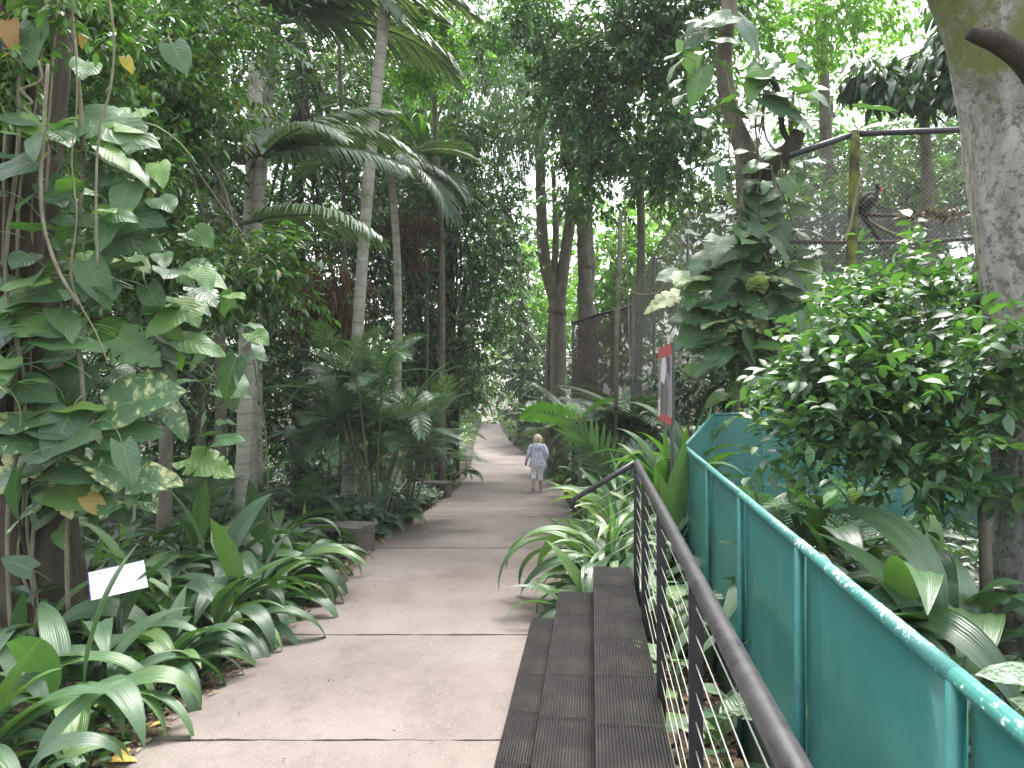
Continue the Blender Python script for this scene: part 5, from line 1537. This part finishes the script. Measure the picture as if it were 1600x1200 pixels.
tree('forked_tree', 'forked grey trunk in front of the bright sky gap', 'tree',
     [([gp(872, 28), P(872, 520, 28), P(868, 470, 28), P(850, 400, 28), P(845, 300, 28), P(843, 200, 28)], 0.34, 0.17), ([P(870, 490, 28), P(880, 420, 28), P(893, 330, 28), P(900, 250, 28), P(905, 180, 28)], 0.26, 0.17), ([P(864, 440, 28), P(868, 380, 28), P(866, 300, 28), P(864, 260, 28)], 0.14, 0.08), ([gp(858, 28.4), P(858, 560, 28.4), P(864, 480, 28.2), P(872, 430, 28.1)], 0.17, 0.10)],
     [(850, 190, 27, 70, 45, 1.5), (900, 200, 27, 60, 40, 1.5)], 2600, M['dark'], M['midbark'], L=0.24, asp=0.38, seed=89, limbs=False, tmpl=T2)
tree('knobbly_tree', 'single knobbly trunk right of the forked tree', 'tree',
     [([gp(920, 26), P(922, 520, 26), P(915, 470, 26), P(917, 420, 26), P(916, 360, 26), P(917, 280, 26), P(920, 200, 26)], 0.30, 0.24)],
     [(930, 240, 26, 60, 40, 1.4), (930, 190, 26, 80, 40, 1.5)], 1800, M['dark'], M['midbark'], L=0.24, asp=0.38, seed=90, limbs=False, wob=0.14, tmpl=T2)
tree('slender_tree', 'slender dark trunk with drooping leaves left of the mesh cage', 'tree',
     [([gp(995, 20), P(998, 500, 20), P(1002, 380, 20), P(1000, 280, 20), P(998, 190, 20)], 0.12, 0.10)],
     [(1000, 250, 20, 60, 40, 1.2)], 900, M['dark'], M['midbark'], L=0.22, asp=0.36, seed=91, limbs=False)
tree('dark_screen_tree', 'dark leafy tree on the outside of the far path bend', 'tree',
     [([gp(822, 46), P(822, 620, 46), P(818, 540, 46), P(814, 480, 46)], 0.6, 0.3)],
     [(815, 560, 45, 38, 55, 1.5), (845, 610, 44, 40, 35, 1.5), (800, 590, 46, 16, 40, 1.2), (865, 580, 40, 40, 40, 1.4), (815, 510, 46, 28, 40, 1.2), (820, 640, 45, 24, 35, 1)],
     6500, M['dark'], M['darkbark'], L=0.30, asp=0.34, seed=92, tmpl=T2, droop=0.6)
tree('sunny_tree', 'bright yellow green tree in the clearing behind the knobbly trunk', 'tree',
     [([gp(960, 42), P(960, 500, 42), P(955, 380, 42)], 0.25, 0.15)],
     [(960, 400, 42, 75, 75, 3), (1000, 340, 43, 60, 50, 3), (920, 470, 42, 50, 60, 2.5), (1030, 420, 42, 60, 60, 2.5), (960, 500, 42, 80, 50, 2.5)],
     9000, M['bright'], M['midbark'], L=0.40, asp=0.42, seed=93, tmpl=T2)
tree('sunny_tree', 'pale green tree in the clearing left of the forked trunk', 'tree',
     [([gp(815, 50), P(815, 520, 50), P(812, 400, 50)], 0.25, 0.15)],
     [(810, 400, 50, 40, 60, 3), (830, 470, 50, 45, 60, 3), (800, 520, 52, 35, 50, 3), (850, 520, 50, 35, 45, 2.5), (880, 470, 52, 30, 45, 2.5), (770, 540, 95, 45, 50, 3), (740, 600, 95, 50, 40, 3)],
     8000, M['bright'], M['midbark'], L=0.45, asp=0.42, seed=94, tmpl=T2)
tree('bright_canopy_tree', 'bright green sunlit boughs along the top right of the picture', 'tree',
     [([gp(1300, 24), P(1295, 400, 24), P(1290, 200, 24), P(1280, 0, 23)], 0.25, 0.16)],
     [(1250, 20, 19, 110, 50, 2), (1180, 60, 19.5, 60, 50, 1.6), (1330, 10, 19, 70, 45, 1.8), (1260, 80, 19, 60, 30, 1.2), (1400, -40, 19, 120, 50, 2), (1130, -20, 19, 100, 60, 2)],
     7800, M['bright'], M['midbark'], L=0.20, asp=0.34, seed=95, droop=0.6)
tree('broad_leaf_tree', 'tree with dark large hanging leaves above the bird cage', 'tree',
     [([gp(1455, 16), P(1452, 400, 16), P(1445, 200, 16), P(1430, 90, 16)], 0.14, 0.09)],
     [(1410, 120, 15, 70, 60, 1.0), (1470, 160, 14.6, 55, 55, 0.9), (1370, 150, 15.4, 40, 35, 0.8), (1440, 80, 15, 45, 35, .8), (1490, 100, 15, 50, 40, .8)],
     1500, M['dark'], M['midbark'], L=0.42, asp=0.32, seed=96, droop=1.1, per=10, tw=0.35)
tree('thin_leaf_tree', 'thin pale green tree against the bright sky right of the leaning tree', 'tree',
     [([gp(1290, 30), P(1290, 400, 30), P(1295, 250, 30), P(1300, 150, 30)], 0.16, 0.08)],
     [(1320, 130, 30, 60, 50, 2.5), (1290, 230, 30, 70, 40, 2.5), (1250, 180, 30, 40, 50, 2), (1380, 80, 31, 40, 50, 2)],
     2600, M['bright'], M['midbark'], L=0.30, asp=0.4, seed=97, tmpl=T2)
tree('shade_tree', 'dark foliage behind the bird cage', 'tree',
     [([gp(1400, 20), P(1400, 450, 20), P(1395, 330, 20)], 0.2, 0.12)],
     [(1330, 320, 21, 110, 60, 2.2), (1450, 300, 20, 100, 70, 2.2), (1280, 420, 20, 120, 70, 2), (1420, 440, 19, 140, 80, 2), (1560, 300, 18, 120, 150, 2), (1300, 530, 17, 120, 60, 1.6), (1480, 560, 16, 140, 80, 1.6), (1150, 420, 21, 100, 110, 2), (1700, 300, 16, 140, 250, 2)],
     14000, M['mid'], M['darkbark'], L=0.25, asp=0.36, seed=98, tmpl=T2)
tree('shade_tree', 'dark foliage at the foot of the leaning creeper clad tree', 'tree',
     [([gp(1110, 15), P(1112, 600, 15), P(1110, 520, 15)], 0.08, 0.05)],
     [(1090, 580, 14, 60, 50, 0.9), (1160, 600, 14, 80, 50, 0.9), (1230, 570, 13.8, 60, 50, .8), (1060, 640, 13.5, 50, 40, .7)],
     3800, M['dark'], M['darkbark'], L=0.17, asp=0.38, seed=99)

# a closed wood far behind everything, reading as one mass
tree('shade_tree', 'dark wall of foliage behind the bamboo and the evergreen', 'tree',
     [([gp(700, 38), P(700, 500, 38), P(705, 250, 38), P(720, 0, 38)], 0.4, 0.25)],
     [(620, 120, 38, 110, 120, 3), (740, 100, 38, 100, 120, 3), (650, 320, 38, 110, 120, 3), (750, 300, 39, 70, 120, 2.5), (700, 500, 38, 90, 110, 2.5), (820, 130, 38, 70, 110, 2.5), (560, 480, 37, 100, 130, 2.5), (930, 110, 36, 90, 90, 2.5), (1040, 180, 34, 90, 100, 2.5)],
     20000, M['dark'], M['darkbark'], L=0.42, asp=0.38, seed=120, tmpl=T2)
tree('shade_tree', 'low dark thicket closing the gaps between the slim trunks', 'tree',
     [([gp(360, 21), P(362, 640, 21), P(360, 540, 21)], 0.1, 0.06)],
     [(180, 620, 18, 110, 70, 1.2), (300, 640, 19, 90, 70, 1.2), (400, 640, 20, 80, 80, 1.2), (480, 660, 21, 80, 70, 1.2), (120, 520, 19, 120, 90, 1.3), (330, 500, 22, 120, 90, 1.5), (560, 600, 25, 80, 90, 1.5), (240, 700, 16, 90, 50, .8), (640, 650, 27, 50, 60, 1)],
     15000, M['canopy'], M['darkbark'], L=0.24, asp=0.36, seed=131, tmpl=T2)
tree('added_shade_tree', 'added unseen boughs above the picture that shade the path', 'tree',  # unseen tree, added overhead to darken the far path
     [([gp(-60, 14), P(-60, 300, 14), P(0, -200, 14), P(200, -420, 14)], 0.3, 0.16)],
     [(500, -420, 13, 260, 110, 3), (800, -460, 14, 220, 120, 3), (1050, -420, 15, 200, 110, 3), (650, -300, 20, 200, 100, 3), (950, -280, 21, 220, 100, 3), (250, -350, 12, 220, 110, 3)],
     5500, M['mid'], M['midbark'], L=0.24, asp=0.4, seed=121, tmpl=T2)

tree('shade_tree', 'grey green trees closing the view behind the bird cage and the leaning tree', 'tree',
     [([gp(1230, 27), P(1232, 420, 27), P(1240, 250, 27)], 0.2, 0.12)],
     [(1090, 250, 27, 70, 80, 2), (1180, 330, 27, 80, 80, 2), (1330, 280, 26, 90, 60, 2), (1450, 260, 26, 90, 70, 2), (1260, 260, 27, 60, 60, 2), (1080, 130, 28, 60, 60, 2), (1400, 360, 26, 120, 60, 2), (1230, 420, 26, 90, 70, 2), (1200, 130, 28, 60, 50, 1.8)],
     14500, M['canopy'], M['darkbark'], L=0.30, asp=0.38, seed=130, tmpl=T2, droop=0.5)

def far_wood():
    lob = []
    rng = np.random.default_rng(12)
    for px in range(-500, 2200, 90):
        Y = 62 + rng.uniform(-6, 10)
        top = 470 if 780 < px < 960 else (330 if px < 1180 else 300)
        if px < 700: top = 60
        if px > 1430: top = 150
        for py in range(top, 720, 95):
            lob.append((px + rng.uniform(-20, 20), py + rng.uniform(-15, 15), Y, 75, 70, 4))
    v, f = crown(lob, 110000, L=0.85, asp=0.42, tmpl=T2, seed=13, tw=1.4, droop=0.4, clump=0.4)
    o = obj('far_forest', mesh('far_forest', v, f), M['mid'])
    tag(o, 'far wall of mixed forest foliage closing the view', 'forest', kind='stuff')
far_wood()

# ------------------------------------------------------------------ ground cover, undergrowth, litter
def cover(name, label, region, n, L, asp, mat, seed, h0=0.05, h1=0.4, per=7, tmpl=T8, up=0.4, kind='stuff', cat='ground cover'):
    rng = np.random.default_rng(seed)
    pts = []
    while len(pts) < n // per:
        x, y = rng.uniform(*region[0]), rng.uniform(*region[1])
        if region[2](x, y): pts.append((x, y))
    pts = np.array(pts)
    z = ground(pts[:, 0], pts[:, 1])
    h = h0 + (h1 - h0) * rng.random(len(pts)) ** 0.8 * (0.6 + 0.4 * np.sin(pts[:, 0] * 2.1) * np.sin(pts[:, 1] * 1.7))
    c = np.column_stack([pts, z + h])
    j = np.arange(per)
    az = rng.random((len(pts), 1)) * 6.28 + j * 2.4
    d = np.stack([np.cos(az), np.sin(az), np.full_like(az, up) + rng.normal(0, 0.35, az.shape)], -1)
    pos = np.repeat(c[:, None, :], per, 1) + d * 0.04
    d = d.reshape(-1, 3); pos = pos.reshape(-1, 3)
    upv = np.array([0, 0, 1.0]) + rng.normal(size=d.shape) * 0.3
    l = L * (0.6 + 0.7 * rng.random(len(pos)))
    v, f = leaves(pos, d, upv, l, l * asp, tmpl)
    o = obj(name, mesh(name, v, f), mat)
    return tag(o, label, cat, kind=kind)

off_path = lambda x, y: x < sedge(LE, y) - 0.15 or x > sedge(RE, y) + 0.2
cover('pale_ground_cover', 'low pale green leafy ground cover between the bench and the far bench', ((-4.4, -1.6), (12.2, 18.4), lambda x, y: sedge(LE, y) - 2.0 < x < sedge(LE, y) - 0.08), 9500, 0.17, 0.36, M['palecover'], 5, 0.05, 0.62)
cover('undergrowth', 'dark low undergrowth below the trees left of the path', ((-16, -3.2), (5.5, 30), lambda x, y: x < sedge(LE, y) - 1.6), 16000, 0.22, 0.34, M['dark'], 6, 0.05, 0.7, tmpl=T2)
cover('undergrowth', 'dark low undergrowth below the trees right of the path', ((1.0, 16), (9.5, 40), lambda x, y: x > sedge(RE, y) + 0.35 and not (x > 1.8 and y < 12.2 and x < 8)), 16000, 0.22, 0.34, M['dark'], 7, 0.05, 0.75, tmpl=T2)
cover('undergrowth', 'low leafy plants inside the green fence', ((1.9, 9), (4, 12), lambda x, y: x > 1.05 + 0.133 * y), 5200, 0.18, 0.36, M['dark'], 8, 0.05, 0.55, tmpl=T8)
cover('undergrowth', 'far undergrowth lining the path where it disappears', ((-12, 6), (28, 80), off_path), 15000, 0.36, 0.34, M['mid'], 9, 0.05, 0.9, tmpl=T2)
cover('seedlings', 'small seedlings and weeds along the left path edge', ((-3.2, -2.2), (3.4, 12), lambda x, y: sedge(LE, y) - 0.5 < x < sedge(LE, y) - 0.02), 1400, 0.085, 0.4, M['shrub'], 10, 0.01, 0.14)

def litter(label, region, n, L, seed, test, name='leaf_litter', dz=0.008):
    rng = np.random.default_rng(seed)
    p = np.column_stack([rng.uniform(*region[0], n * 3), rng.uniform(*region[1], n * 3)])
    p = np.array([q for q in p if test(q[0], q[1])][:n])
    on = np.array([not off_path(a, b) and not (a > 1.0) for a, b in p])
    z = np.where(on, prof(p[:, 1]) + 0.003, ground(p[:, 0], p[:, 1])) + dz
    pos = np.column_stack([p, z])
    a = rng.random(len(p)) * 6.28
    d = np.column_stack([np.cos(a), np.sin(a), rng.normal(0.05, 0.18, len(p))])
    up = np.array([0, 0, 1.0]) + rng.normal(size=(len(p), 3)) * 0.3
    l = L * (0.5 + rng.random(len(p)))
    v, f = leaves(pos, d, up, l, l * 0.42, T8)
    tag(obj(name, mesh(name, v, f), M['litter']), label, 'leaf litter', kind='stuff')
litter('brown fallen leaves in the strip between handrail and fence', ((0.6, 2.1), (1.5, 8)), 1300, 0.11, 1, lambda x, y: 0.36 + 0.115 * y < x < 0.84 + 0.133 * y)
litter('brown fallen leaves among the plants on the left', ((-5.5, -2.2), (3.2, 13)), 2200, 0.10, 2, lambda x, y: x < sedge(LE, y) + 0.04)
litter('brown fallen leaves inside the green fence', ((1.4, 6), (1.5, 9)), 1400, 0.12, 3, lambda x, y: x > 0.9 + 0.133 * y)
litter('scattered specks of leaf debris on the path', ((-2.3, 1.3), (3.2, 22)), 420, 0.024, 4, lambda x, y: sedge(LE, y) < x < min(sedge(RE, y), 0.15 + 0.11 * (y - 6.6) if y < 6.6 else 9), 'path_debris')
litter('fine brown debris gathered along the left path edge', ((-2.6, -1.8), (3.2, 14)), 1500, 0.045, 5, lambda x, y: sedge(LE, y) - 0.1 < x < sedge(LE, y) + 0.12, 'path_debris')

# ------------------------------------------------------------------ walking woman
def skin_mesh(name, vs, es, rad, root, sub=1):
    me = bpy.data.meshes.new(name)
    me.from_pydata(vs, es, [])
    o = bpy.data.objects.new(name, me)
    col.objects.link(o)
    o.modifiers.new('skin', 'SKIN')
    for i, r in enumerate(rad):
        me.skin_vertices[0].data[i].radius = r if isinstance(r, tuple) else (r, r)
    me.skin_vertices[0].data[root].use_root = True
    s = o.modifiers.new('sub', 'SUBSURF'); s.levels = sub; s.render_levels = sub
    bpy.context.view_layer.update()
    dg = bpy.context.evaluated_depsgraph_get()
    out = bpy.data.meshes.new_from_object(o.evaluated_get(dg))
    bpy.data.objects.remove(o)
    out.polygons.foreach_set('use_smooth', np.ones(len(out.polygons), dtype=bool))
    return out

def rings(cs, n=14):
    """loft of ellipses: (centre, rx, ry)"""
    vs, fs = [], []
    for (c, a, b) in cs:
        for k in range(n):
            t = 2 * math.pi * k / n
            vs.append(Vector(c) + Vector((a * math.cos(t), b * math.sin(t), 0)))
    m = len(cs)
    for i in range(m - 1):
        for k in range(n):
            k2 = (k + 1) % n
            fs.append((i * n + k, i * n + k2, (i + 1) * n + k2, (i + 1) * n + k))
    return vs, fs

def build_person():
    Y = 20.9; X = (840 - 800) / F * Y
    root = thing('person', 'woman in lavender hooded jacket and white cropped trousers walking away on the path', 'person', (X, Y, float(prof(Y)) + 0.004))
    vs, es, rad = [], [], []
    def v(p, r, parent=None):
        vs.append(p); rad.append(r)
        if parent is not None: es.append((parent, len(vs) - 1))
        return len(vs) - 1
    pel = v((0, 0, 0.88), 0.12)
    ch = v((0, -0.01, 1.12), 0.13, pel)
    up = v((0, 0, 1.27), 0.10, ch)
    nk = v((0, 0.01, 1.36), 0.05, up)
    hd = v((0, 0.03, 1.44), 0.075, nk)
    ht = v((0, 0.03, 1.55), 0.07, hd)
    v((0, 0.115, 1.475), 0.015, hd)                      # nose, on the far side
    for s in (-1, 1): v((s * 0.085, 0.02, 1.48), 0.014, hd)
    for s, el, wr in ((-1, (-0.27, -0.05, 1.05), (-0.31, 0.07, 0.87)), (1, (0.26, -0.06, 1.06), (0.25, 0.08, 0.90))):
        sh = v((s * 0.16, 0, 1.28), 0.055, up)
        e = v(el, 0.042, sh)
        w_ = v(wr, 0.028, e)
        d = (Vector(wr) - Vector(el)).normalized()
        pm = v(tuple(Vector(wr) + d * 0.06), (0.034, 0.02), w_)
        for k in range(4):
            o = Vector(((k - 1.5) * 0.017, 0, 0))
            ln = (0.062, 0.07, 0.066, 0.052)[k]
            f1 = v(tuple(Vector(wr) + d * 0.10 + o), 0.0085, pm)
            v(tuple(Vector(wr) + d * (0.10 + ln) + o + Vector((0, 0.015, 0))), 0.0075, f1)
        th = v(tuple(Vector(wr) + d * 0.05 + Vector((-s * 0.035, 0.015, 0))), 0.0095, pm)
        v(tuple(Vector(wr) + d * 0.09 + Vector((-s * 0.045, 0.02, 0))), 0.008, th)
    for s, kn, an, to in ((-1, (-0.10, 0.02, 0.47), (-0.13, -0.20, 0.17), (-0.13, -0.07, 0.06)), (1, (0.08, 0.10, 0.46), (0.10, 0.12, 0.09), (0.11, 0.28, 0.035))):
        h = v((s * 0.085, 0, 0.82), 0.09, pel)
        k = v(kn, 0.06, h)
        cf = v(tuple(Vector(kn).lerp(Vector(an), 0.4) + Vector((0, -0.015, 0))), 0.055, k)
        a = v(an, 0.036, cf)
        v(to, 0.03, a)
    me = skin_mesh('body', vs, es, rad, pel)
    obj('body', me, M['skin'], root)
    # jacket: torso, hood, two sleeves
    mb = MB()
    tv, tf = rings([((0, -0.005, 0.70), 0.245, 0.18), ((0, -0.005, 0.73), 0.252, 0.185), ((0.01, -0.01, 0.86), 0.23, 0.17), ((0, -0.01, 1.02), 0.19, 0.15), ((0, -0.01, 1.14), 0.185, 0.15), ((0, 0, 1.24), 0.195, 0.135), ((0, 0, 1.31), 0.165, 0.11), ((0, 0.01, 1.35), 0.085, 0.075), ((0, 0.01, 1.375), 0.07, 0.065)], 18)
    rng = np.random.default_rng(2)
    tv = [p + Vector((rng.normal(0, 0.006), rng.normal(0, 0.010), 0.012 * math.sin(i * 1.9) if i < 18 else 0)) for i, p in enumerate(tv)]
    mb.add(tv, tf)
    for s, el, wr in ((-1, (-0.27, -0.05, 1.05), (-0.31, 0.07, 0.87)), (1, (0.26, -0.06, 1.06), (0.25, 0.08, 0.90))):
        mb.tube(spline([(s * 0.13, 0, 1.29), (s * 0.2, -0.01, 1.24), el, Vector(el).lerp(Vector(wr), 0.95)], 10), [0.07, 0.078, 0.074, 0.07, 0.066, 0.064, 0.06, 0.056, 0.052, 0.05], 10, True)
    mb.build('jacket', M['jacket'], root, True)
    mb = MB()
    hv, hf = rings([((0, -0.13, 1.17), 0.03, 0.015), ((0, -0.145, 1.20), 0.10, 0.04), ((0, -0.13, 1.26), 0.135, 0.065), ((0, -0.09, 1.32), 0.125, 0.085), ((0, -0.05, 1.37), 0.10, 0.08), ((0, -0.04, 1.385), 0.08, 0.06)], 14)
    mb.add(hv, hf).build('hood', M['jacket'], root, True)
    # trousers
    mb = MB()
    pv, pf = rings([((0, 0, 0.70), 0.10, 0.10), ((0, 0, 0.76), 0.185, 0.135), ((0, -0.005, 0.86), 0.19, 0.145), ((0, 0, 0.96), 0.16, 0.12)], 16)
    mb.add(pv, pf)
    for s, kn, an in ((-1, (-0.10, 0.02, 0.47), (-0.13, -0.20, 0.17)), (1, (0.08, 0.10, 0.46), (0.10, 0.12, 0.09))):
        lo = Vector(kn).lerp(Vector(an), 0.45)
        mb.tube(spline([(s * 0.09, 0, 0.84), (s * 0.095, 0.01, 0.65), kn, lo], 10), [0.105, 0.105, 0.10, 0.093, 0.085, 0.079, 0.074, 0.071, 0.070, 0.070], 12, True)
    mb.build('trousers', M['whitecloth'], root, True)
    # hair: layered bob
    hv, hf = rings([((0, 0.0, 1.365), 0.075, 0.05), ((0, 0.0, 1.39), 0.105, 0.085), ((0.005, 0.005, 1.45), 0.118, 0.105), ((0, 0.015, 1.52), 0.118, 0.115), ((0, 0.025, 1.57), 0.10, 0.10), ((0, 0.03, 1.605), 0.06, 0.06), ((0, 0.03, 1.615), 0.01, 0.01)], 18)
    hv = [p + Vector((rng.normal(0, 0.008), rng.normal(0, 0.008), rng.normal(0, 0.006))) for p in hv]
    mb = MB(); mb.add(hv, hf)
    for k in range(26):
        a = rng.uniform(3.3, 6.1)
        p = Vector((0.1 * math.cos(a), 0.02 + 0.1 * math.sin(a), 1.5 + rng.normal(0, 0.04)))
        mb.tube([p, p + Vector((math.cos(a) * 0.03, math.sin(a) * 0.025, -0.07)), p + Vector((math.cos(a) * 0.035, math.sin(a) * 0.02, -0.14))], [0.016, 0.014, 0.003], 5)
    mb.build('hair', M['hair'], root, True)
    for (an, to, pitch) in (((-0.13, -0.20, 0.17), (-0.13, -0.07, 0.06), 0.6), ((0.10, 0.12, 0.09), (0.11, 0.28, 0.035), 0.0)):
        a, t = Vector(an), Vector(to)
        d = (Vector((t.x, t.y, 0)) - Vector((a.x, a.y, 0))).normalized()
        Mx = Matrix.Translation((a.x, a.y + 0.055, (0.035 if pitch == 0 else 0.105))) @ Matrix.Rotation(-pitch, 4, 'X')
        mb = MB(); mb.box(0, (0.085, 0.25, 0.022), m=Mx @ Matrix.Translation((0, 0, -0.022)))
        so = mb.build('shoe', M['sole'], root, bevel=0.01)
        mb = MB(); hv, hf = rings([((0, 0, -0.011), 0.042, 0.122), ((0, -0.003, 0.02), 0.040, 0.115), ((0, -0.03, 0.05), 0.034, 0.075), ((0, -0.06, 0.075), 0.03, 0.04)], 12)
        mb.add([Mx @ p for p in hv], hf).build('upper', M['shoe'], so, True)
    cam_o = MB().box((-0.33, 0.16, 0.74), (0.03, 0.06, 0.09), 0.2).build('pouch', M['camera_black'], None, bevel=0.006)
    cam_o.location = root.location
    cam_o.name = 'small_camera'
    tag(cam_o, 'small dark camera held in the walking woman\'s hand', 'camera')
build_person()

# ------------------------------------------------------------------ bird on the perch
def build_bird():
    Y = 11.75
    c = P(1357, 313, Y)
    root = thing('bird', 'large dark long tailed bird with red throat perched inside the cage', 'bird', P(1352, 336, Y))
    L = Vector(root.location)
    sp = [P(1379, 383, Y), P(1366, 364, Y), P(1354, 345, Y), P(1346, 330, Y), P(1350, 320, Y), P(1358, 311, Y), P(1366, 304, Y), P(1370, 298, Y), P(1372, 293, Y), P(1374, 290, Y)]
    s2 = spline(sp, 28)
    key = [(0, .03), (5, .04), (8, .045), (10, .075), (13, .125), (16, .12), (18, .075), (20, .042), (22, .036), (24, .043), (26, .036), (27, .012)]
    rr = [float(np.interp(i, [a for a, b in key], [b for a, b in key])) for i in range(28)]
    obj('body', mesh('body', *tube([p - L for p in s2], rr, 12, True, 0.04, 1)), M['plume'], root)
    h = P(1373, 292, Y) - L
    obj('throat', mesh('throat', *tube([h + Vector((0.035, -0.015, -0.015)), h + Vector((0.03, -0.02, -0.06)), h + Vector((0.015, -0.02, -0.10))], [0.012, 0.020, 0.006], 8)), M['throat'], root)
    obj('beak', mesh('beak', *tube([h + Vector((0.02, -0.005, 0.0)), h + Vector((0.055, -0.01, -0.004)), h + Vector((0.08, -0.01, -0.016))], [0.018, 0.011, 0.002], 8)), M['blackpipe'], root)
    obj('crest', mesh('crest', *tube([h + Vector((0.01, 0, 0.02)), h + Vector((-0.02, 0, 0.04)), h + Vector((-0.055, 0, 0.03))], [0.02, 0.02, 0.004], 7)), M['plume'], root)
    for s in (-1, 1):
        b = P(1352, 326, Y) - L
        obj('leg', mesh('leg', *tube([b + Vector((0.02, s * 0.04, 0)), b + Vector((0.035, s * 0.04, -0.07)), b + Vector((0.02, s * 0.03, -0.14))], [0.024, 0.012, 0.009], 6)), M['throat'] if False else M['plume'], root)
        wv = spline([P(1364, 306, Y - 0.12 * s) - L, P(1356, 318, Y - 0.135 * s) - L, P(1347, 333, Y - 0.10 * s) - L], 9)
        obj('wing', mesh('wing', *tube(wv, [.02, .05, .065, .07, .066, .056, .042, .026, .008], 8)), M['plume'], root)
build_bird()

# ------------------------------------------------------------------ added haze that lifts the far darks
def build_haze():
    mb = MB().box((0, 180, 22), (540, 470, 54))
    m = bpy.data.materials.new('added haze')
    m.use_nodes = True
    t = m.node_tree
    t.nodes.clear()
    v = t.nodes.new('ShaderNodeVolumePrincipled')
    v.inputs['Color'].default_value = (0.93, 0.96, 0.95, 1)
    v.inputs['Density'].default_value = 0.0008  # thin volume put in to brighten dark tones at a distance
    o = t.nodes.new('ShaderNodeOutputMaterial')
    t.links.new(v.outputs[0], o.inputs['Volume'])
    tag(mb.build('haze', m), 'thin pale added haze to lift the far darks', kind='stuff')
build_haze()
